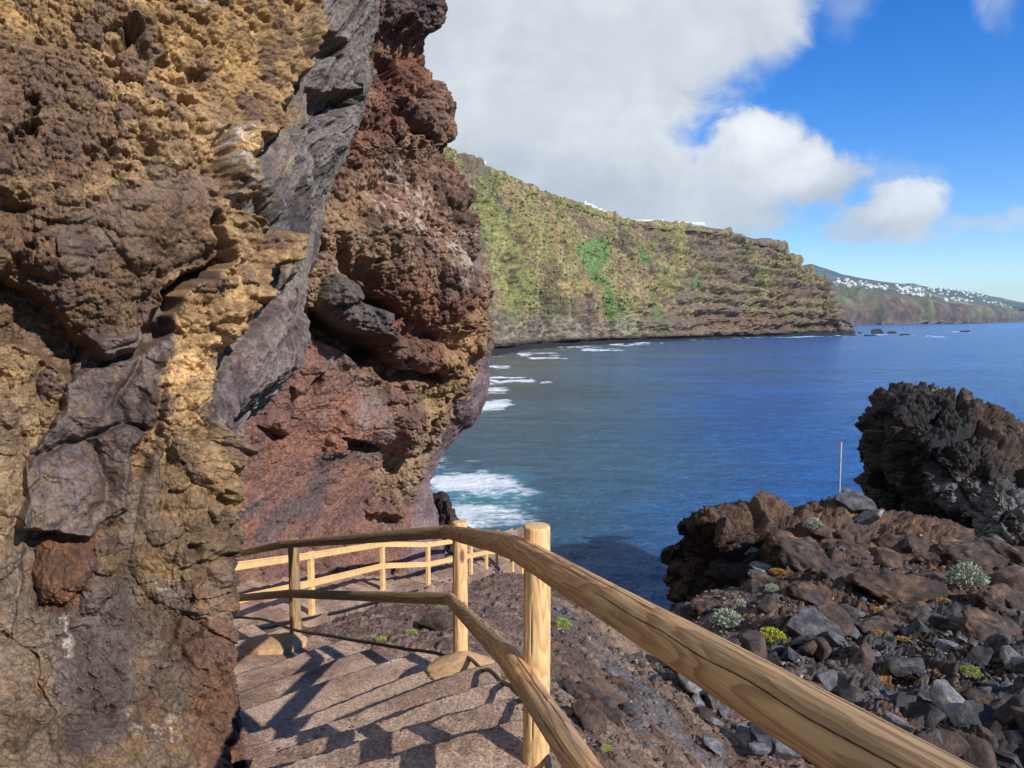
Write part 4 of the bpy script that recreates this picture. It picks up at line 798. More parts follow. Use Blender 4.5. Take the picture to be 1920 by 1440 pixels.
def near_railing():
    root = empty('wooden_railing'); tag(root, 'thick round pine railing with two rails descending beside the steps in the foreground', 'railing')
    base = {1: W(1007, 1500, 2.83), 2: W(863, 1268, 5.2), 3: W(552, 1214, 7.1)}
    for k, (top, r) in {1: (P1, .0525), 2: (P2, .0525), 3: (P3, .053)}.items():
        b = base[k].copy(); b[2] -= .12; b[:2] = top[:2] + np.array([.0, 0]); log('post', b, top, r, r * .97, M['wood_post'] if k < 3 else M['wood_old'], root, seed=k * 1.7, cracks=((4.3, .2, .9, .0016), (1.2, .5, 1.0, .0012)))
    # extra post behind the viewer and one down to the left, hidden by the rock
    log('post', (.80, -.55, zr(-1.35)), (.80, -.55, zr(-.22)), .05, .05, M['wood_post'], root, seed=9)
    log('post', (-4.35, 8.95, zr(-4.0)), (-4.35, 8.95, zr(-2.85)), .05, .05, M['wood_old'], root, seed=10)
    k1 = W(958, 1022, 3.05); k1b = W(1540, 1364, 1.08); dirn = (k1b - k1); far = k1 + dirn * 1.95
    k2 = W(836, 997, 5.25); k3 = W(530, 1021, 7.15); k4 = W(405, 1048, 9.7); k5 = k4 + (k4 - k3) * .35
    log('handrail', k1 - dirn * .004, far, .0495, .051, M['wood'], root, seed=.6, nu=300, cracks=((1.72, .1, 1.5, .0017), (2.5, 1.1, 2.6, .0012), (1.25, 1.7, 3.3, .0014), (1.5, 1.2, 1.9, .0008), (2.1, .4, 1.2, .0008)), nl=560)
    log('handrail', k2, k1, .046, .0495, M['wood'], root, seed=1.4, cracks=((1.9, .1, 1.2, .0016),), nl=200)
    log('handrail', k3, k2, .037, .046, M['wood_old'], root, seed=2.2, nl=160)
    log('handrail', k5, k3, .036, .037, M['wood_old'], root, seed=2.9, nl=160)
    a1 = W(955, 1235, 2.98); a1b = W(1092, 1440, 2.12); dn = a1b - a1; fa = a1 + dn * 4.2
    a2 = W(843, 1123, 5.1); a3 = W(540, 1113, 7.1); a4 = W(398, 1126, 8.6); a5 = a4 + (a4 - a3) * .4
    log('lower_rail', a1, fa, .047, .049, M['wood'], root, seed=3.3, nu=112, cracks=((1.5, .0, .8, .0018), (2.6, .5, 1.4, .0015)), nl=300)
    log('lower_rail', a2, a1, .041, .047, M['wood'], root, seed=4.1, cracks=((1.35, .3, 1.9, .0018),), nl=240)
    log('lower_rail', a3, a2, .037, .043, M['wood_old'], root, seed=4.8, nl=160)
    log('lower_rail', a5, a3, .036, .038, M['wood_old'], root, seed=5.2, nl=160)
    # mortar footings
    for k, (rx, ry, dx, dy) in {2: (.27, .27, .02, -.12), 3: (.30, .22, -.16, -.02)}.items():
        g = base[k]; t = np.linspace(0, 1, 40)[:, None]; th = np.linspace(0, 2 * math.pi, 90, endpoint=False)[None]
        rr_ = 1 + .30 * fbm(np.stack([np.cos(th), np.sin(th), th * 0 + k], -1), 1.4, 3, seed=171)
        x = g[0] + dx + t * rx * rr_ * np.cos(th); y = g[1] + dy + t * ry * rr_ * np.sin(th)
        zc = max(float(step_z(g[0] + dx + a_, g[1] + dy + b_)[()].max()) for a_, b_ in ((0, 0), (.05, -.12))); z = zc + .035 + .05 * np.exp(-(((x - g[0]) ** 2 + (y - g[1]) ** 2) / .03)) + .012 * fbm(np.stack([x, y, x * 0], -1), 6, 4, seed=172) - .03 * t ** 3
        zz = ss(.86, 1, t) * .34; mesh_np('footing', np.stack([x, y, z - zz], -1), grid_faces(40, 90, wrap=True), M['footing'], parent=root)
    return root
near_railing()
def far_railing():
    root = empty('wooden_railing'); tag(root, 'slim sawn timber railing of square posts along the lower path under the red cliff', 'railing')
    H = .93; tops = FB + np.array([0, 0, H]); pts = list(FB)
    A0 = FB[0] + (FB[0] - FB[1]) * .75 + np.array([0, 0, .02]); pts = [A0] + pts
    for i, p in enumerate(pts):
        q = pts[min(i + 1, len(pts) - 1)] - pts[max(i - 1, 0)]; side = (q[0], q[1], 0)
        board('post', p - np.array([0, 0, .15]), p + np.array([0, 0, H + .03]), .095, .07, M['wood_far'], root, True, side)
    for a, b in zip(pts[:-1], pts[1:]):
        for hh, nm in ((H - .03, 'handrail'), (.50, 'lower_rail')):
            o = np.array([0, 0, hh]); board(nm, a + o + (b - a) * .02, b + o - (b - a) * .02, .05, .075, M['wood_far'], root)
    r2_ = empty('wooden_railing'); tag(r2_, 'short timber railing curling around the far end of the lower path above the sea', 'railing')
    q = [W(932, 1069, 19.6), W(960, 1079, 18.8), W(978, 1083, 18.3), W(1004, 1090, 17.6)]
    for p in q[1:]: board('post', p - np.array([0, 0, .2]), p + np.array([0, 0, .9]), .085, .07, M['wood_far'], r2_, True, (1, -.5, 0))
    for a, b in zip(q[:-1], q[1:]):
        for hh in (.86, .45): board('rail', a + np.array([0, 0, hh]), b + np.array([0, 0, hh]), .05, .07, M['wood_far'], r2_)
    r3_ = empty('wooden_railing'); tag(r3_, 'timber railing dropping out of sight beyond the last posts of the lower path', 'railing')
    q = [W(905, 1062, 22.5), W(925, 1068, 22.0), W(976, 1096, 21.0), W(1020, 1118, 20.2)]
    for p in q: board('post', p - np.array([0, 0, .3]), p + np.array([0, 0, .55]), .08, .07, M['wood_far'], r3_, True, (1, -.5, 0))
    for a, b in zip(q[:-1], q[1:]):
        for hh in (.5, .15): board('rail', a + np.array([0, 0, hh]), b + np.array([0, 0, hh]), .05, .06, M['wood_far'], r3_)
far_railing()
def tube(name, pts, r, m, parent=None, n=160, nu=12):
    P = cr(np.array(pts, float), n); T = np.gradient(P, axis=0); T /= np.linalg.norm(T, axis=1, keepdims=True); e1 = np.cross(T, [0, 0, 1.]); nn = np.linalg.norm(e1, axis=1, keepdims=True); e1 = np.where(nn > .05, e1 / (nn + 1e-9), [1., 0, 0]); e2 = np.cross(e1, T)
    th = np.linspace(0, 2 * math.pi, nu, endpoint=False); V = P[:, None] + r * (np.cos(th)[None, :, None] * e1[:, None] + np.sin(th)[None, :, None] * e2[:, None])
    return mesh_np(name, V, grid_faces(n, nu, wrap=True), m, parent=parent)
hs = [W(420, 1184, 8.0), W(480, 1173, 7.7), W(555, 1190, 7.0), W(620, 1203, 6.55), W(700, 1215, 6.1), W(780, 1231, 5.72), W(850, 1247, 5.35), W(880, 1256, 5.12), W(905, 1282, 4.75), W(930, 1310, 4.42), W(960, 1345, 4.0), W(985, 1375, 3.68), W(1005, 1420, 3.3), W(1030, 1500, 2.8)]
hs = cr(np.array(hs), 60); hz = np.maximum(step_z(hs[:, 0], hs[:, 1]) + .045, hs[:, 2]); hz = np.array([hz[max(0, q - 2):q + 3].max() for q in range(60)]); hz = np.array([hz[max(0, q - 4):q + 5].mean() - .012 for q in range(60)]); hs[:, 2] = hz
tag(tube('hose', hs, .013, M['hose']), 'black hose running down along the outer edge of the steps', 'hose')
hs = [W(415, 1190, 9.3), W(480, 1176, 9.6), W(560, 1163, 10.1), W(640, 1146, 10.9), W(680, 1135, 11.7), W(760, 1113, 13.6), W(803, 1101, 14.7), W(850, 1086, 16.2)]
tag(tube('hose', hs, .022, M['hose']), 'black pipe lying along the outer edge of the lower path', 'pipe')

# ---------------------------------------------------------------- free standing rocks on the right
def outcrop(name, rows, nv, nu, seed, amp, colfn, label, cat='rock'):
    G = loft(rows, nv, nu); N = grid_normals(G); k = (nv // 2, nu // 2)
    flip = N[k].dot(np.array([0, 0, CZ]) - G[k]) < 0
    if flip: N = -N
    d1, c1 = domes(G, .7, seed); d2, c2 = domes(G, 2.0, seed + 1); d3, c3 = domes(G, 6, seed + 2)
    n = fbm(G, .5, 4, seed=seed); rg = fbm(G, 1.4, 5, .58, seed=seed + 1, ridge=True); fin = fbm(G, 6, 4, .62, seed=seed + 2)
    e1_, e2_, ec = worley(G * np.array([1, 1, .7]) + .25 * n[..., None], .55, seed + 5)
    rg2 = fbm(G, 3.2, 5, .62, seed=seed + 6, ridge=True)
    blk_ = 1. if 'black' in label else .35
    h = amp * (.7 * n + (.55 - .3 * blk_) * rg + .45 * d1 + .30 * d2 + .10 * d3 + .14 * fin + (.34 - .24 * blk_) * rg2 + (.5 + .7 * blk_) * ec * ss(0, .14, e2_ - e1_))
    h = h - h.mean() - .3 * h.std(); V = G + N * h[..., None]; px, py, _ = proj(G)
    col = colfn(V, N, px + n * 18, py + rg * 10, n, rg, fin, c3)
    return tag(mesh_np(name, V, grid_faces(nv, nu, flip=not flip), M['rock_lava'], {'Col': np.clip(col, .004, .8)}), label, cat)
def c_dark(V, N, px, py, n, rg, fin, c3):
    col = mixc(C(42, 38, 37), C(18, 17, 18), ss(-.3, .3, fin + .4 * n)); col = mixc(col, C(72, 54, 44), ss(.05, .4, n + .3 * rg) * .6); col = mixc(col, C(116, 112, 108), ss(.0, .4, rg + .3 * fin) * ss(1740, 1800, px) * ss(880, 930, py) * .7)  # near-black colour carries the left side's shade; pale grey paints sunlit faces on the right
    crest = mk(px.astype(f32), py.astype(f32), [(1640, 690), (1720, 735), (1790, 770), (1850, 830), (1900, 880), (2300, 1000), (2300, 600), (1640, 600)], 16)
    col = mixc(col, mixc(C(88, 62, 44), C(54, 42, 36), ss(-.3, .3, fin)), crest * .9); col = mixc(col, C(150, 112, 52), crest * ss(.25, .5, fbm(V, 1.6, 4, .6, seed=181)) * .5)
    return mixc(col, C(112, 66, 48), ss(1000, 1060, py) * .5)
def c_hum(V, N, px, py, n, rg, fin, c3):
    col = mixc(C(84, 58, 40), C(44, 34, 30), ss(-.3, .3, fin + .4 * rg)); col = mixc(col, C(120, 84, 52), ss(.1, .5, n + .4 * fin) * .6)
    return mixc(col, C(66, 62, 62), mk(px.astype(f32), py.astype(f32), [(1350, 1040), (1440, 1030), (1430, 1110), (1340, 1110)], 14) * .8)
rows = [[(1700, 780, 46), (1720, 760, 44), (1740, 755, 43), (1800, 765, 42), (1870, 790, 40), (1960, 850, 38), (2300, 990, 36)],
        [(1655, 752, 41), (1668, 735, 39), (1715, 735, 37), (1780, 755, 36), (1860, 782, 35), (1940, 832, 34), (2300, 980, 32)],
        [(1660, 770, 42), (1637, 765, 38.5), (1690, 762, 35.6), (1780, 785, 34), (1850, 810, 33), (1920, 860, 32), (2300, 1010, 30)],
        [(1650, 800, 42), (1618, 798, 40.5), (1680, 805, 35), (1770, 825, 32.4), (1840, 850, 31.4), (1920, 900, 30.6), (2300, 1030, 29)],
        [(1640, 835, 42), (1608, 828, 40.5), (1680, 850, 35), (1765, 870, 31.8), (1840, 890, 30.7), (1920, 930, 29.6), (2300, 1050, 28)],
        [(1660, 875, 42), (1622, 872, 40.5), (1690, 890, 35), (1765, 910, 31.7), (1840, 925, 30.4), (1920, 960, 29), (2300, 1070, 27)],
        [(1670, 915, 42), (1634, 912, 40.5), (1700, 930, 35), (1770, 945, 31.9), (1840, 965, 30.0), (1920, 990, 28.6), (2300, 1080, 26)],
        [(1690, 960, 42), (1656, 955, 40), (1715, 975, 34.6), (1780, 985, 31.9), (1850, 1000, 29.6), (1920, 1020, 28), (2300, 1100, 25)],
        [(1720, 1040, 42), (1700, 1030, 37), (1740, 1040, 33.5), (1790, 1045, 31), (1850, 1060, 29), (1920, 1075, 27.5), (2300, 1150, 24)]]
outcrop('rock_outcrop', rows, 520, 620, 201, .8, c_dark, 'huge black lava rock with overhanging shaded side standing over the sea')
rows = [[(1300, 985, 31), (1320, 960, 30), (1360, 952, 29.6), (1400, 955, 29.4), (1440, 965, 29.4), (1480, 990, 29.4)],
        [(1278, 990, 29.5), (1285, 962, 28), (1340, 943, 27), (1395, 943, 26.8), (1440, 958, 26.8), (1480, 990, 27)],
        [(1285, 1010, 29.5), (1268, 990, 27.8), (1330, 975, 25.5), (1390, 978, 25.7), (1430, 985, 26), (1475, 1010, 26.5)],
        [(1290, 1030, 29.5), (1268, 1012, 28.4), (1335, 1005, 25.6), (1390, 1005, 25.4), (1430, 1012, 25.6), (1470, 1030, 26)],
        [(1275, 1040, 30), (1252, 1030, 29.6), (1330, 1035, 26.2), (1385, 1035, 25.2), (1420, 1042, 25.2), (1460, 1050, 25.4)],
        [(1270, 1080, 30), (1247, 1065, 29.6), (1325, 1075, 26.2), (1375, 1075, 24.9), (1410, 1080, 24.7), (1450, 1085, 24.7)],
        [(1280, 1120, 30), (1255, 1108, 29.4), (1325, 1112, 25.8), (1370, 1112, 24.4), (1405, 1115, 24), (1450, 1120, 23.5)],
        [(1285, 1180, 30), (1258, 1170, 27.5), (1325, 1160, 25.5), (1370, 1150, 24), (1405, 1150, 23.5), (1450, 1150, 23)]]
outcrop('rock_outcrop', rows, 420, 420, 221, .62, c_hum, 'brown lava hummock with black undercut left side at the edge of the water')
rows = [[(812, 985, 22.5), (818, 950, 22.2), (828, 936, 22), (838, 944, 22), (850, 975, 22), (862, 995, 22)],
        [(808, 1000, 21), (814, 945, 20.6), (828, 930, 20.4), (842, 945, 20.3), (853, 976, 20.4), (862, 995, 21)],
        [(812, 1010, 20.4), (818, 965, 19.8), (834, 955, 19.4), (848, 962, 19.3), (860, 985, 19.6), (870, 1010, 20.5)],
        [(805, 1080, 20), (818, 1060, 19.2), (834, 1050, 18.9), (850, 1050, 18.9), (866, 1055, 19.2), (880, 1080, 20)]]
outcrop('rock', rows, 220, 220, 247, .30, c_hum, 'small brown rock knob at the foot of the red cliff beside the white surf')

# ---------------------------------------------------------------- loose stones
def stone_mesh(name, seed, sub=4, cuts=11, m='rock_lava', base=(70, 68, 68), base2=(48, 46, 47)):
    import bmesh
    bm = bmesh.new(); bmesh.ops.create_icosphere(bm, subdivisions=sub, radius=1.0); rs = np.random.RandomState(seed)
    V = np.array([v.co[:] for v in bm.verts]); Fs = np.array([[v.index for v in f.verts] for f in bm.faces]); bm.free()
    for k in range(cuts):
        n = rs.normal(size=3); n /= np.linalg.norm(n); c = .45 + .3 * rs.rand(); d = V @ n; V = V - np.maximum(d - c, 0)[:, None] * n
    V *= np.array([1, .62 + .3 * rs.rand(), .5 + .3 * rs.rand()])
    nn = V / (np.linalg.norm(V, axis=1, keepdims=True) + 1e-6)
    if sub > 2: V = V + nn * (.07 * fbm(V, 1.6, 3, seed=seed)[:, None] + .035 * fbm(V, 5, 3, .6, seed=seed + 1)[:, None])
    f = fbm(V, 2.5, 4, seed=seed + 2) if sub > 2 else np.zeros(len(V))
    col = mixc(C(*base), C(*base2), ss(-.3, .3, f)); 
    return V, Fs, col
STONES = []
pal = [((134, 134, 136), (92, 91, 93)), ((108, 106, 107), (72, 70, 71)), ((152, 150, 148), (108, 106, 105)), ((98, 74, 60), (70, 54, 48)), ((100, 97, 98), (62, 60, 62)), ((118, 84, 74), (88, 62, 58)), ((104, 102, 104), (72, 70, 72)), ((106, 80, 60), (70, 54, 44)), ((78, 76, 78), (48, 47, 50))]
for i, (a, b) in enumerate(pal): V, Fs, c = stone_mesh('stone', 300 + i, 4, 10 + i % 4, base=a, base2=b); STONES.append((V, Fs, c))
_st = {}
def stone(i, loc, size, rot, name='boulder'):
    if i not in _st:
        V, Fs, c = STONES[i]; o = mesh_np(name, V, Fs, M['rock_stone'], {'Col': c}); _st[i] = o.data; o.name = name
    else: o = link(bpy.data.objects.new(name, _st[i]))
    o.location = loc; o.scale = (size,) * 3; o.rotation_euler = rot; return o
def rs_mat():
    m, t, b = mat('loose_stone'); a = t.node('ShaderNodeAttribute', None, attribute_name='Col').outputs['Color']; p = t.node('ShaderNodeTexCoord').outputs['Object']
    n = t.noise(p, 5, 6, .65); n2 = t.noise(p, 26, 4, .7); g = t.m('MULTIPLY', t.ramp(n, .3, .7, .65, 1.3), t.ramp(n2, .3, .7, .75, 1.25))
    c = t.node('ShaderNodeVectorMath', {0: a, 3: g}, operation='SCALE').outputs[0]; t.l.new(c, b.inputs['Base Color'])
    bm = t.node('ShaderNodeBump', {'Height': t.m('ADD', n, t.m('MULTIPLY', n2, .3)), 'Strength': .6, 'Distance': .12}); t.l.new(bm.outputs[0], b.inputs['Normal']); b.inputs['Roughness'].default_value = .82; b.inputs['Specular IOR Level'].default_value = .35
    return m
M['rock_stone'] = rs_mat()
def ray_ground(px, py, dmin=3.0, dmax=40):
    d = np.linspace(dmin, dmax, 500); P = W(px, py, d); z = ground_h(P[:, 0], P[:, 1])[0] + CZ; k = np.argmax(P[:, 2] < z)
    if not (P[:, 2] < z).any(): return None
    q = P[k].copy(); q[2] = z[k]; return q, d[k]
# hand placed large stones: px, py, width in px, palette, label
big = [(1590, 955, 62, 4, 'flat topped grey basalt block at the foot of the metal pole'), (1645, 950, 40, 6, 'grey block right of the metal pole beside the black rock'), (1620, 985, 62, 2, 'pale faceted grey stone just below the metal pole'),
       (1443, 1018, 26, 2, 'small pale grey cube of rock on the tan scree behind the hummock'), (1470, 1022, 26, 1, 'small pointed grey stone beside the pale cube on the scree'),
       (1408, 1118, 44, 3, 'rounded brown upright stone below the brown hummock'), (1425, 1080, 46, 0, 'grey angular stone leaning on the right foot of the hummock'), (1306, 1120, 40, 4, 'dark spiky stone in front of the black undercut'),
       (1510, 1195, 88, 4, 'large grey brown boulder right of the yellow cushion plant'), (1585, 1165, 52, 1, 'wedge shaped dark stone above the large grey brown boulder'), (1598, 1240, 50, 1, 'dark block in the middle of the rubble slope'), (1630, 1238, 34, 0, 'small grey block touching the dark block of mid slope'),
       (1690, 1265, 66, 4, 'broad dark boulder left of the pale green cushion plant'), (1570, 1285, 58, 8, 'black boulder just above the handrail'), (1640, 1318, 50, 6, 'grey boulder lying above the lower end of the handrail'), (1800, 1370, 110, 8, 'very large blackish boulder at the lower right'), (1755, 1330, 70, 1, 'dark boulder left of the very large blackish one'),
       (1888, 1300, 46, 2, 'pale pointed stone near the right edge of the picture'), (1840, 1310, 56, 1, 'rounded dark stone near the right edge'), (1775, 1225, 44, 0, 'light grey slab on the right of the rubble slope'), (1700, 1200, 46, 0, 'grey slab above the broad dark boulder'), (1660, 1395, 60, 8, 'dark boulder at the lower edge right of the handrail'),
       (1395, 1398, 54, 2, 'light grey angular stone below the handrail near the bottom'), (1335, 1410, 44, 0, 'grey split stone at the bottom under the handrail'), (1325, 1350, 40, 3, 'brownish stone with pale streak under the handrail'), (1305, 1320, 30, 2, 'whitish grey stone under the middle of the handrail'), (1310, 1290, 62, 5, 'reddish purple boulder tucked under the handrail'), (1225, 1285, 30, 1, 'grey stone on the gravel of the brown slope'),
       (1190, 1365, 34, 0, 'grey wedge stone low on the brown slope'), (1225, 1380, 30, 5, 'red stone beside the grey wedge on the brown slope'), (1207, 1373, 18, 2, 'small pale stone between the grey wedge and the red stone'), (1100, 1360, 80, 7, 'broad ochre crusted boulder right of the near post'), (1180, 1340, 40, 4, 'dark stone embedded in the brown slope'),
       (1340, 1080, 34, 8, 'black stone in shade in front of the hummock'), (1730, 1105, 60, 7, 'brown crusted block on the upper slope'), (1655, 1060, 60, 7, 'brown knobbly rock between pole and black rock'), (1710, 1040, 40, 7, 'dark brown knob under the black overhang'), (1880, 1110, 80, 7, 'large brown rock near the right edge below the black rock'),
       (1560, 1060, 44, 3, 'brown block on the orange scree below the pole'), (1540, 1010, 44, 7, 'brown knob left under the pole block'), (1790, 1190, 60, 7, 'long brown ledge stone right of centre slope'), (1870, 1370, 60, 8, 'black stone in the lower right corner'),
       (812, 1180, 62, 7, 'round brown boulder on the bank behind the middle post'), (800, 1188, 0, 0, '')]
for px, py, w, k, lab in big:
    if not w: continue
    g = ray_ground(px, py)
    if g is None: continue
    q, d = g; s = w / F * d * .66; q = q + np.array([.05, -.3, .4]) * s; rnd = random.Random(px * 3 + py)
    tag(stone(k, q, s, (rnd.uniform(-.5, .5), rnd.uniform(-.4, .4), rnd.uniform(0, 6.28))), lab, 'boulder', 'large stones on the rubble slope')
CR = []
for i_ in range(5):
    V_, F_, _ = stone_mesh('crag', 400 + i_, 5, 6); nn_ = V_ / (np.linalg.norm(V_, axis=1, keepdims=True) + 1e-6)
    V_ = V_ * np.array([1.5, .95, .85]) + nn_ * (.20 * fbm(V_, 1.5, 4, .6, seed=410 + i_, ridge=True)[:, None] + .13 * fbm(V_, 3.6, 5, .64, seed=420 + i_, ridge=True)[:, None] + .06 * fbm(V_, 9, 3, .6, seed=430 + i_)[:, None])
    f_ = fbm(V_, 2.2, 4, seed=440 + i_); c_ = mixc(C(98, 70, 50), C(54, 42, 36), ss(-.3, .3, f_)); c_ = mixc(c_, C(150, 104, 58), ss(.2, .5, fbm(V_, 3, 4, seed=450 + i_)) * .6); c_ = mixc(c_, C(70, 66, 66), ss(.1, .4, fbm(V_, 1.2, 3, seed=460 + i_)) * .6); STONES.append((V_, F_, c_))
for q_, (px, py, w, lab) in enumerate(((1500, 1052, 120, 'craggy brown ridge rock between the hummock and the pole block'), (1606, 1105, 130, 'long craggy brown rock in the middle of the upper slope'), (1535, 1140, 100, 'craggy brown rock above the large grey brown boulder'), (1690, 1120, 150, 'large craggy ridge rock left of the large pale shrub'),
        (1765, 1182, 140, 'craggy brown rock below the large pale shrub'), (1860, 1215, 150, 'wide craggy brown rock at the right edge of the slope'), (1650, 1190, 110, 'craggy rock just above the broad dark boulder'), (1895, 1140, 120, 'craggy rock right of the large pale shrub'), (1722, 1048, 110, 'craggy rust brown rock right under the black outcrop'),
        (1440, 1100, 90, 'craggy rock at the right foot of the brown hummock'), (1812, 1052, 110, 'craggy rust brown rock at the foot of the black outcrop'), (1905, 1062, 120, 'craggy rust brown rock at the edge of the picture under the black outcrop'), (1592, 1040, 90, 'craggy brown rock below the metal pole'), (1838, 1345, 120, 'craggy dark brown rock near the lower right corner'), (1700, 1340, 90, 'craggy brown rock above the lower part of the handrail'), (1330, 1150, 70, 'low craggy rock beside the pale shrub by the handrail'), (1110, 1330, 120, 'craggy ochre rock embedded in the slope right of the near post'), (1175, 1300, 70, 'craggy grey rock half buried in the brown slope'))):
    g = ray_ground(px, py)
    if g is None: continue
    q, d = g; s_ = w / F * d * .42; r_ = random.Random(px); o = stone(9 + q_ % 5, q + np.array([0, -.05, -.05]) * s_ + np.array([0, -.1, .1]) * (px > 1230), s_, (r_.uniform(-.3, .3), r_.uniform(.1, .55), r_.uniform(-.9, .5)), 'craggy_rock'); tag(o, lab, 'rock', 'craggy rocks of the lava slope')
rnd = random.Random(5); regs = [(([(1230, 1170), (1420, 1140), (1920, 1190), (1960, 1460), (1440, 1460), (1180, 1230)]), 190, 10, 84, 'dark angular lava stone lying among many others on the rubble slope', (0, 1, 4, 8, 6, 2, 3, 8)),
                              (([(1480, 1000), (1900, 1060), (1920, 1180), (1430, 1150)]), 44, 14, 46, 'brown lava lump on the orange tinted upper slope', (7, 3, 7, 7, 4)),
                              (([(640, 1130), (760, 1140), (900, 1100), (980, 1120), (900, 1200), (690, 1190), (620, 1180)]), 34, 7, 17, 'small grey or red stone on the bank above the steps', (5, 0, 3, 6))]
def inpoly(x, y, poly): return sdpoly(np.array([x], f32), np.array([y], f32), poly)[0] > 0
ntot = 0
COLW = ['grey', 'dark grey', 'pale grey', 'brown', 'charcoal', 'reddish', 'mid grey', 'rusty brown', 'blackish']
MARKS = [(1577, 940, 'metal pole'), (1790, 1090, 'large pale shrub'), (1346, 1168, 'pale shrub by the handrail'), (1428, 1196, 'yellow cushion plant'), (1784, 1272, 'lime cushion plant'), (1510, 1195, 'large grey brown boulder'), (1800, 1370, 'very large blackish boulder'),
         (1700, 980, 'black rock outcrop'), (1350, 1060, 'brown hummock'), (1690, 1265, 'broad dark boulder'), (1395, 1398, 'light grey angular stone'), (1310, 1290, 'reddish purple boulder'), (1585, 1165, 'wedge shaped stone'), (1408, 1118, 'upright brown stone'), (1640, 1318, 'grey boulder above the rail end'),
         (812, 1180, 'round brown boulder'), (716, 1200, 'dry tuft by the steps'), (862, 1150, 'middle post'), (585, 1150, 'first square post'), (1007, 1200, 'near post'), (1888, 1300, 'pale pointed stone'), (1443, 1018, 'pale cube stone'), (1510, 994, 'pale low shrub'), (1870, 1115, 'large brown rock')]
_used = set()
def stone_label(kk, px, py, w, d):
    near = sorted(MARKS, key=lambda m: (m[0] - px) ** 2 + (m[1] - py) ** 2)
    sz = 'small' if w < 18 else 'middling' if w < 34 else 'big'; sh = ('angular', 'flat sided', 'rough', 'blunt')[int(px + py) % 4]
    for m in near[:8]:
        dx, dy = px - m[0], py - m[1]; r = math.hypot(dx, dy); an = math.degrees(math.atan2(dy, dx)) % 360
        dr = ('right of', 'below and right of', 'below', 'below and left of', 'left of', 'above and left of', 'above', 'above and right of')[int((an + 22.5) // 45) % 8]
        far = 'just ' if r < 45 else '' if r < 110 else 'well '
        for lb in (f'{sz} {COLW[kk]} stone {far}{dr} the {m[2]}', f'{sz} {sh} {COLW[kk]} stone {far}{dr} the {m[2]}'):
            if lb not in _used and len(lb.split()) <= 16: _used.add(lb); return lb
    lb = f'{sz} {sh} {COLW[kk]} stone {dr} the {m[2]} and near the {near[0][2]}'; lb = ' '.join(lb.split()[:16]); _used.add(lb); return lb
for poly, n, lo, hi, lab, ks in regs:
    xs = [p[0] for p in poly]; ys = [p[1] for p in poly]; c = 0
    while c < n:
        px, py = rnd.uniform(min(xs), max(xs)), rnd.uniform(min(ys), max(ys))
        if not inpoly(px, py, poly): continue
        if min(math.hypot(px - a, py - b) for a, b in ((1790, 1090), (1346, 1168), (1428, 1196), (1784, 1272), (1444, 1076), (1512, 994), (1480, 1166), (1625, 1150), (1372, 1140), (1432, 1112))) < 34: continue
        if ntot >= 252: break
        g = ray_ground(px, py); c += 1
        if g is None: continue
        q, d = g; w = lo + (hi - lo) * rnd.random() ** 2.2; w *= np.interp(py, [1000, 1440], [.7, 1.3]) if n > 50 else 1; s = w / F * d * .6; q = q + np.array([.05, -.25, .42]) * s + np.array([0, -.05, .10]) * (px > 1230); ntot += 1
        kk = rnd.choice(ks); tag(stone(kk, q, s, (rnd.uniform(-.8, .8), rnd.uniform(-.8, .8), rnd.uniform(0, 6.28))), stone_label(kk, px, py, w, d), 'stone', 'loose stones ' + ('on the bank above the steps' if n == 34 else 'on the rubble slope'))
# small rubble merged: nobody could count it
def rubble():
    rs = np.random.RandomState(9); lows = [stone_mesh('s', 500 + i, 1, 7) for i in range(6)]; Vs, Fs_, Cs = [], [], []; off = 0; N_ = 15000
    U = rs.rand(N_ * 3, 2); px = 1020 + U[:, 0] * 960; py = 1090 + U[:, 1] * 380
    # choose plan points through a perspective-even scatter
    d = np.interp(py, [1090, 1250, 1470], [24, 13.5, 7.5]) * (0.9 + .2 * rs.rand(len(py))); near = px < 1250; d = np.where(near, d * np.interp(px, [1020, 1250], [.5, .95]), d)
    P = W(px, py, d); z, lav, a, b, c = ground_h(P[:, 0], P[:, 1]); dens = ss(-.5, .5, fbm(P * np.array([1, 1, 0]), .8, 3, seed=190)); keep = (rs.rand(len(px)) < (.15 + .85 * dens) * (.25 + .75 * lav) * (.5 + .5 * ss(1080, 1220, py))) & (z > -12); 
    P[:, 2] = z + CZ; P = P[keep][:N_]; 
    _, _, dd = proj(P)
    for p, dist in zip(P, dd):
        V, Fq, col = lows[rs.randint(6)]; s = (1.5 + 7 * rs.rand() ** 3) / F * dist; a = rs.rand() * 6.28; R = np.array([[math.cos(a), -math.sin(a), 0], [math.sin(a), math.cos(a), 0], [0, 0, 1]])
        Vs.append((V * s) @ R.T + p + np.array([0, -.05, .12 + s * .2]) * (1. if p[0] > 3 else .35)); Fs_.append(Fq + off); off += len(V)
        k = rs.rand(); cc = C(96, 94, 96) if k < .45 else C(60, 58, 60) if k < .65 else C(122, 88, 66) if k < .88 else C(160, 132, 104); Cs.append(np.repeat((cc * (.6 + .7 * rs.rand()))[None], len(V), 0))
    o = mesh_np('rubble', np.concatenate(Vs), np.concatenate(Fs_), M['ground'], {'Col': np.concatenate(Cs)}, smooth=False)
    tag(o, 'small loose gravel and rubble covering the slope', 'rubble', kind='stuff')
rubble()
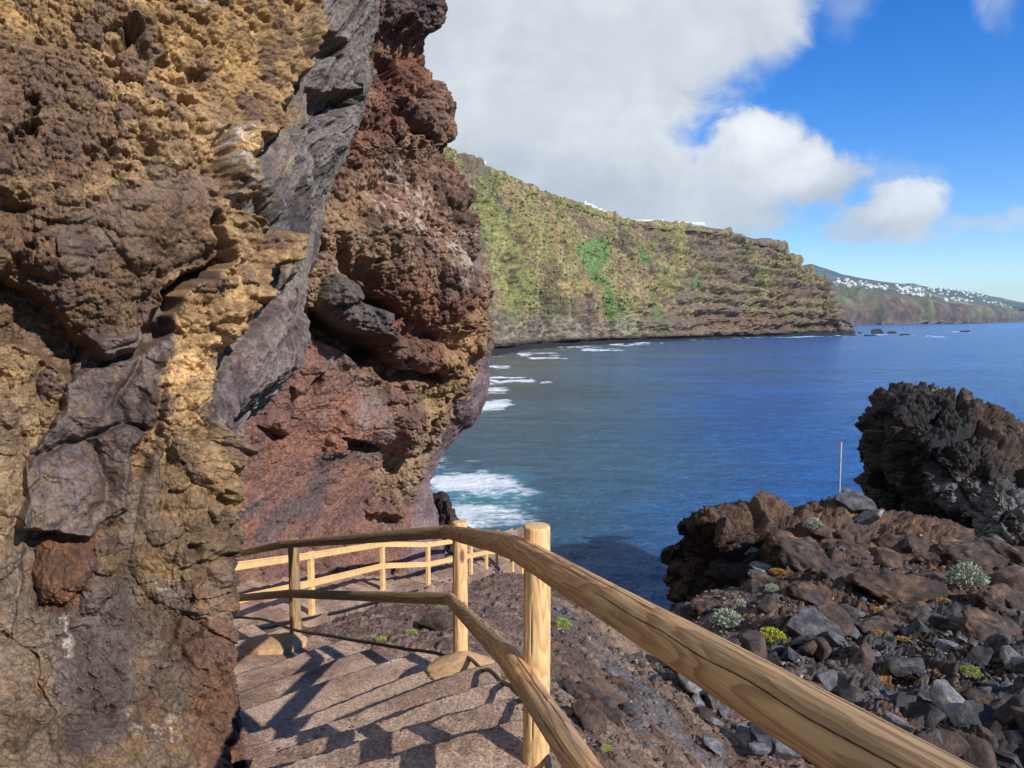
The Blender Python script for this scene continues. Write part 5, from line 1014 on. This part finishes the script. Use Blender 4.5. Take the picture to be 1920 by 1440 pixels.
def step_gravel():
    rs = np.random.RandomState(21); V0, F0, _ = stone_mesh('g', 900, 1, 5); g = G1[120:]; n = 1500; i = rs.randint(0, g.shape[0], n); j = (rs.rand(n) ** .8 * (g.shape[1] - 1)).astype(int)
    edge = rs.rand(n) < .45; j = np.where(edge, (rs.rand(n) ** 2 * 24).astype(int), j); P = g[i, j] + rs.normal(size=(n, 3)) * np.array([.01, .01, 0]) + np.array([0, 0, .012]); s_ = .003 + .012 * rs.rand(n) ** 3
    Vs = P[:, None] + V0[None] * s_[:, None, None] * (.7 + .6 * rs.rand(n, 1, 3)); Fs2 = F0[None] + (np.arange(n) * len(V0))[:, None, None]
    cc = mixc(C(150, 120, 100)[None], C(74, 62, 60)[None], rs.rand(n)); tag(mesh_np('gravel', Vs, Fs2.reshape(-1, 3), M['ground'], {'Col': np.repeat(cc[:, None], len(V0), 1)}, smooth=False), 'loose grit and pebbles scattered on the steps', 'gravel', kind='stuff')
step_gravel()

# ---------------------------------------------------------------- plants
def leaf_mat(name, c1, c2):
    m, t, b = mat(name); a = t.node('ShaderNodeAttribute', None, attribute_name='Col').outputs['Color']; t.l.new(a, b.inputs['Base Color']); b.inputs['Roughness'].default_value = .7
    b.inputs['Subsurface Weight'].default_value = 0; return m
M['leaf'] = leaf_mat('leaves', None, None)
def shrub(px, py, wpx, kind, label, onrock=None, name='shrub'):
    g = ray_ground(px, py + wpx * .25) if onrock is None else (W(px, py, onrock), onrock)
    if g is None: return
    q, d = g; R = wpx / F * d * .56
    if onrock and d < 4.9: q = np.array([q[0] + .05, q[1], float(step_z(q[0] - .06, q[1])[0]) - .01])
    if onrock is None and px > 1230: q = q + np.array([.08, -.38, .30])
    elif onrock is None and px > 1000: q = q + np.array([0, -.12, .06])
    rs = np.random.RandomState(int(px * 7 + py)); n = 900 if kind != 'stem' else 200
    u = rs.normal(size=(n, 3)); u /= np.linalg.norm(u, axis=1, keepdims=True); u[:, 2] = np.abs(u[:, 2])
    rad = R * (.55 + .45 * rs.rand(n) ** .4) * (1 + .35 * fbm(u, 2.2, 3, seed=int(px)))
    sq = {'pale': .95, 'yellow': .55, 'orange': .3}.get(kind, .9); c = u * rad[:, None] * np.array([1, 1, sq])
    pal_ = {'pale': ((176, 184, 160), (128, 140, 108)), 'yellow': ((196, 196, 30), (146, 150, 24)), 'lime': ((176, 192, 70), (118, 140, 52)), 'orange': ((196, 136, 40), (150, 98, 32)), 'stem': ((170, 178, 150), (120, 126, 96))}[kind]
    L = R * (.15 if kind == 'pale' else .10); Vs, Fq, Cs = [], [], []
    for i in range(n):
        # each leaf is a small folded pointed blade
        ax = u[i] + rs.normal(size=3) * .45; ax /= np.linalg.norm(ax); sd = np.cross(ax, rs.normal(size=3)); sd /= np.linalg.norm(sd); nn_ = np.cross(ax, sd); l = L * (.6 + .9 * rs.rand()); w_ = l * (.22 if kind == 'pale' else .45)
        b0 = len(Vs) ; Vs += [c[i] - ax * l * .6, c[i] + sd * w_ + nn_ * w_ * .3, c[i] + ax * l, c[i] - sd * w_ + nn_ * w_ * .3]; Fq += [(b0, b0 + 1, b0 + 2, b0 + 3)]
        cc = C(*pal_[0]) * (1 - (k := rs.rand())) + C(*pal_[1]) * k; Cs += [cc * (.8 + .4 * rs.rand())] * 4
    root = empty(name, tuple(q)); tag(root, label, 'plant')
    mesh_np('foliage', np.array(Vs), np.array(Fq), M['leaf'], {'Col': np.array(Cs)}, smooth=False, parent=root)
    # stems radiating from the base
    SV, SF = [], []
    for i in range(26):
        tip = c[rs.randint(n)] * .92; P_ = [np.zeros(3), tip * .5 + rs.normal(size=3) * R * .06, tip]; r = R * .018; T = cr(np.array(P_), 6)
        for j in range(6):
            for k_ in range(4): a_ = k_ * 1.5708; SV.append(T[j] + np.array([math.cos(a_), math.sin(a_), .2 * math.cos(a_)]) * r * (1.2 - j * .15))
        b0 = len(SV) - 24
        for j in range(5):
            for k_ in range(4): SF.append((b0 + j * 4 + k_, b0 + j * 4 + (k_ + 1) % 4, b0 + j * 4 + 4 + (k_ + 1) % 4, b0 + j * 4 + 4 + k_))
    mesh_np('stems', np.array(SV), np.array(SF), M['leaf'], {'Col': np.repeat(C(120, 104, 84)[None], len(SV), 0)}, parent=root)
for a in ((1790, 1090, 62, 'pale', 'large pale grey green shrub on the upper right slope'), (1346, 1168, 46, 'pale', 'pale grey green shrub just above the handrail'), (1428, 1196, 42, 'yellow', 'bright yellow cushion plant among dark stones'), (1784, 1272, 28, 'lime', 'small lime green cushion plant at the right'),
          (1444, 1076, 26, 'orange', 'golden yellow tuft below the brown hummock'), (1432, 1112, 22, 'pale', 'little pale tuft beside the rounded brown upright stone'), (1246, 1140, 26, 'lime', 'yellow green tuft touching the handrail near the inlet'), (1512, 994, 30, 'pale', 'pale low shrub left of the pole block'),
          (1372, 1140, 20, 'pale', 'tiny whitish tuft above the pale shrub by the handrail'), (1480, 1166, 22, 'orange', 'orange tuft above the large grey brown boulder'), (1625, 1150, 20, 'orange', 'orange tuft on the middle of the slope'), (1745, 1135, 24, 'orange', 'orange tuft left below the large pale shrub'), (1665, 1205, 20, 'orange', 'rusty orange tuft over the broad dark boulder'),
          (1850, 1180, 16, 'lime', 'faint green tuft near the right edge'), (1620, 1195, 18, 'orange', 'small rusty tuft beside the grey slab'), (1706, 1142, 18, 'orange', 'ochre tuft in the centre of the orange scree'),
          (772, 1188, 20, 'lime', 'green tuft beside the round brown boulder'), (716, 1200, 24, 'lime', 'dry yellowish tuft at the outer edge of the steps'), 
          (1052, 1170, 30, 'lime', 'dry yellowish shrub on the slope right of the near post'), (822, 1140, 16, 'lime', 'tiny green tuft on the bank above the lower rail'), (1046, 1108, 16, 'pale', 'pale sprig on the ridge behind the near post')):
    shrub(*a)
for x_, y_, d_, w_, l_ in ((946, 1296, 4.7, 30, 'yellow green succulent beside the mortar footing of the middle post'), (960, 1322, 4.4, 28, 'yellow green succulent between its two neighbours along the step edge'), (976, 1350, 4.1, 26, 'yellow green succulent nearest to the near post'), (1138, 1404, 5.2, 18, 'small bright yellow rosette on the brown slope by the lower rail end')): shrub(x_, y_, w_, 'yellow', l_, onrock=d_)
shrub(1427, 952, 26, 'pale', 'pale shrub on top of the brown hummock', onrock=27.6)
shrub(1765, 745, 34, 'pale', 'pale grey shrub on the crest of the black rock', onrock=36.2)
shrub(1822, 757, 34, 'yellow', 'yellow tuft on the crest of the black rock', onrock=35.4)

# ---------------------------------------------------------------- pole
def pole():
    a, b = W(1573, 945, 29.3), W(1577, 829, 29.3); root = empty('metal_pole', tuple(a)); tag(root, 'thin galvanised metal pole standing on the basalt block by the sea', 'pole')
    ax = b - a; o = tube('shaft', [np.zeros(3) - ax * .03, ax * .5, ax], .042, M['steel'], root, 20, 16); c = tube('cap', [ax * .985, ax * .995, ax * 1.0], .055, M['steel'], root, 6, 16)
    f = tube('base_collar', [ax * .02, ax * .05, ax * .08], .075, M['steel'], root, 6, 16)
pole()

# ---------------------------------------------------------------- rocks in the sea off the headland
for i, (px, py, w, hr, lab) in enumerate(((1645, 625.5, 26, .55, 'largest dark sea rock off the headland point'), (1612, 625, 8, .8, 'small pointed sea rock left of the largest one'), (1672, 625, 17, .4, 'low sea rock right of the largest one'), (1698, 629, 20, .28, 'flat sea rock with surf in front of the others'), (1590, 629.5, 34, .16, 'long flat reef at the tip of the headland'),
                                        (1632, 630, 22, .2, 'low reef rock below the largest sea rock'), (1808, 622.5, 24, .2, 'lonely low rock far out on the right'), (1588, 625, 26, .28, 'dark ledge running out from the headland'), (1335, 637, 30, .16, 'flat dark reef at the foot of the green cliff'))):
    P = sea_pt(px, py); d = P[1]; s = w / F * d * .5; V, Fs, c = stone_mesh('sea_rock', 700 + i, 4, 9, base=(58, 52, 50), base2=(38, 36, 37)); V = V / np.abs(V).max(0) * np.array([1, .7, hr * 1.1]); V = V * s; V[:, 2] += s * hr * .15 + .06 * s * fbm(V / s, 4, 3, .6, seed=i)
    o = mesh_np('sea_rock', V, Fs, M['rock_lava'], {'Col': c}, smooth=False); o.location = tuple(P); tag(o, lab, 'rock', 'rocks in the sea off the headland')
# rock teeth on the ridge of the headland
for px, py, w, hr, lab in ((1526, 523, 8, 1.6, 'dark rock needle on the ridge of the headland'), (1500, 512, 10, .7, 'dark knob on the ridge left of the rock needle')):
    d = 1120.; P = W(px, py, d); s = w / F * d * .5; V, Fs, c = stone_mesh('rock_needle', px, 3, 9, base=(70, 60, 56), base2=(46, 42, 42)); V = V / np.abs(V).max(0) * np.array([1, 1, hr]) * s
    o = mesh_np('rock_needle', V, Fs, M['rock_lava'], {'Col': c}, smooth=False); o.location = tuple(P); tag(o, lab, 'rock')

# ---------------------------------------------------------------- buildings
M['white_wall'] = plain('white_wall', (.56, .56, .55), .85, 0, .3, .08, .2); M['tan_wall'] = plain('tan_wall', (.55, .44, .36), .85, 0, .3, .1, .2)
M['roof'] = plain('terracotta_roof', (.36, .17, .11), .85, 0, .3, .15, .2); M['dark_glass'] = plain('window_glass', (.05, .06, .07), .2); M['net'] = plain('greenhouse_net', (.62, .64, .62), .8, 0, .4, .08, .2)
def boxes(name, bx, m, parent=None):
    V, Q = [], []
    for (x0, y0, z0, x1, y1, z1) in bx:
        b = len(V); V += [(x0, y0, z0), (x1, y0, z0), (x1, y1, z0), (x0, y1, z0), (x0, y0, z1), (x1, y0, z1), (x1, y1, z1), (x0, y1, z1)]
        Q += [(b, b + 3, b + 2, b + 1), (b + 4, b + 5, b + 6, b + 7), (b, b + 1, b + 5, b + 4), (b + 1, b + 2, b + 6, b + 5), (b + 2, b + 3, b + 7, b + 6), (b + 3, b, b + 4, b + 7)]
    return mesh_np(name, np.array(V, float), np.array(Q), m, smooth=False, parent=parent)
def greenhouse(px0, px1, py, d, hpx, label, rot=0):
    a = W(px0, py, d); b = W(px1, py, d * (1 + rot)); L = np.linalg.norm((b - a)[:2]); h = hpx / F * d; root = empty('greenhouse', tuple(a)); root.rotation_euler = (0, 0, math.atan2(b[1] - a[1], b[0] - a[0])); tag(root, label, 'greenhouse')
    sl = (b[2] - a[2]) / L
    boxes('wall', [(i * L / 12, 0, -3 + sl * i * L / 12, (i + 1) * L / 12 - .25, 22, h * .62 + sl * i * L / 12) for i in range(12)], M['white_wall'], root)
    V = []; boxes('roof', [(-.6, -.6, h * .86 + min(0, sl * L), L + .6, 23, h + min(0, sl * L))], M['net'], root)
    for i in range(13): boxes('post', [(i * L / 12 - .2, -.3, -.5 + sl * i * L / 12, i * L / 12 + .2, -.05, h * .86 + min(0, sl * L))], M['steel'], root)
rimd = lambda px: float(np.interp(px, [700, 900, 1160, 1330, 1450], [540, 570, 715, 800, 1010]))
greenhouse(1168, 1245, 415, 745, 6, 'low white walled greenhouse on the cliff top, left of its longer neighbour', .05)
greenhouse(1248, 1322, 420, 790, 6, 'long white walled greenhouse at the right end of the cliff top', .05)
greenhouse(868, 912, 306, 560, 7, 'white walled terrace greenhouse on the cliff top beside the red cliff', .03)
def house(px, py, d, w, h, dep, m, label, group, roof=False, k=0):
    P = W(px, py, d); root = empty('house', tuple(P)); root.rotation_euler = (0, 0, random.uniform(-.5, .5)); tag(root, label, 'house', group)
    boxes('wall', [(-w / 2, 0, -4, w / 2, dep, h), (-w / 2 + w * .1, dep * .2, h, w * .1, dep * .8, h + 2.2)], M[m], root)
    n = max(2, int(w / 4)); wn = []
    for f in range(max(1, int(h / 3))):
        for i in range(n): x = -w / 2 + (i + .5) * w / n; wn.append((x - .6, -.06, 1 + f * 3, x + .6, .02, 2.3 + f * 3))
    for b_ in wn[:8]: boxes('window', [b_], M['dark_glass'], root)
    if roof: boxes('roof', [(-w / 2 - .3, -.3, h, w / 2 + .3, dep + .3, h + .35)], M['roof'], root)
    return root
def copy_tree(o, parent=None):
    c = o.copy(); COL.objects.link(c)
    if parent: c.parent = parent
    for ch in list(o.children): copy_tree(ch, c)
    return c
for i, (px, py, w, lab) in enumerate(((1098, 388, 9, 'white house on the cliff rim left of its two neighbours'), (1110, 393, 7, 'middle one of three white houses on the cliff rim'), (1128, 401, 10, 'rightmost of three white houses on the cliff rim'))): house(px, py + 1.5, rimd(px) + 12, w, 4, 8, 'white_wall', lab, 'houses on the cliff rim')
TG = 'white houses of the far town'
protos = [house(1600, 528, 5000, 26, 13, 16, 'white_wall', 'small white block of flats among the many houses of the far coastal town', TG), house(1601, 528, 5000, 18, 8, 12, 'white_wall', 'small white house among the many houses of the far coastal town', TG, True), house(1602, 528, 5000, 30, 16, 18, 'tan_wall', 'small tan block of flats among the many houses of the far coastal town', TG)]
def coast_pt(px, py):
    d2 = (FGp[0] - px) ** 2 * .5 + (FGp[1] - py) ** 2 * 4; k = np.unravel_index(np.argmin(d2), d2.shape); return k
rnd = random.Random(11); coastobj = [o for o in bpy.data.objects if o.get('category') == 'coast'][0] if [o for o in bpy.data.objects if o.get('category') == 'coast'] else bpy.data.objects['hill.001']
nvv = len(coastobj.data.vertices); arr = np.empty(nvv * 3, f32); coastobj.data.vertices.foreach_get('co', arr); arr = arr.reshape(-1, 3); cpx, cpy, cd = proj(arr)
vidx = np.arange(nvv) // 700; okv = (vidx > 60) & (vidx < 190)
BL = ['left of the dense upper town row', 'right of the dense upper town row', 'rightmost group on the far skyline', 'small cluster below the left town end', 'low scatter at the coast right end', 'loose middle group above the dark cove', 'tiny group on the green terrace']
bands = [(70, 1560, 1700, 528, 545, 4), (60, 1690, 1830, 538, 552, 4), (26, 1800, 1850, 548, 556, 3), (22, 1690, 1730, 548, 556, 3), (24, 1840, 1920, 566, 578, 2.5), (16, 1770, 1830, 560, 566, 2.5), (10, 1720, 1745, 552, 556, 2)]
first = [True] * 3; cnt = 0
for (n, x0, x1, y0, y1, sp), bl in zip(bands, BL):
    for i in range(n):
        px = rnd.uniform(x0, x1); py = y0 + (y1 - y0) * (px - x0) / (x1 - x0) + rnd.gauss(0, sp) * .8
        q = np.where(okv, (cpx - px) ** 2 + (cpy - py) ** 2 * 3, 1e9); k = int(np.argmin(q)); k3 = rnd.choices((0, 1, 2), (5, 5, 1.2))[0]
        o = protos[k3] if first[k3] else copy_tree(protos[k3]); first[k3] = False; o['label'] = ('white block of flats in the ', 'white tiled house in the ', 'tan block of flats in the ')[k3] + bl; fx = int(5 * (px - x0) / (x1 - x0 + 1e-6)); o['label'] = (('larger ' if s > .7 else 'smaller ') + o['label'].replace(' in the ', ', ' + ('far left', 'centre left', 'middle', 'centre right', 'far right')[fx] + ' of the ')) if n > 9 else o['label']
        s = rnd.uniform(.45, .95); o.location = tuple(arr[k]); o.scale = (s, s, s * rnd.uniform(.8, 1.3)); o.rotation_euler = (0, 0, rnd.uniform(-.6, .6)); cnt += 1

# ---------------------------------------------------------------- haze: one closed box of thin air
def haze():
    m = bpy.data.materials.new('haze_air'); m.use_nodes = True; t = NT(m.node_tree); t.n.clear()
    v = t.node('ShaderNodeVolumePrincipled', {'Color': (.45, .72, 1.0, 1), 'Density': 3.2e-5, 'Anisotropy': 0.0}); o = t.node('ShaderNodeOutputMaterial'); t.l.new(v.outputs[0], o.inputs['Volume'])
    h = boxes('haze', [(-22500, -22500, -25, 22500, 22500, 900)], m); tag(h, 'thin blue sea haze filling the air', 'haze', kind='stuff')
haze()
print('objects', len(bpy.data.objects))
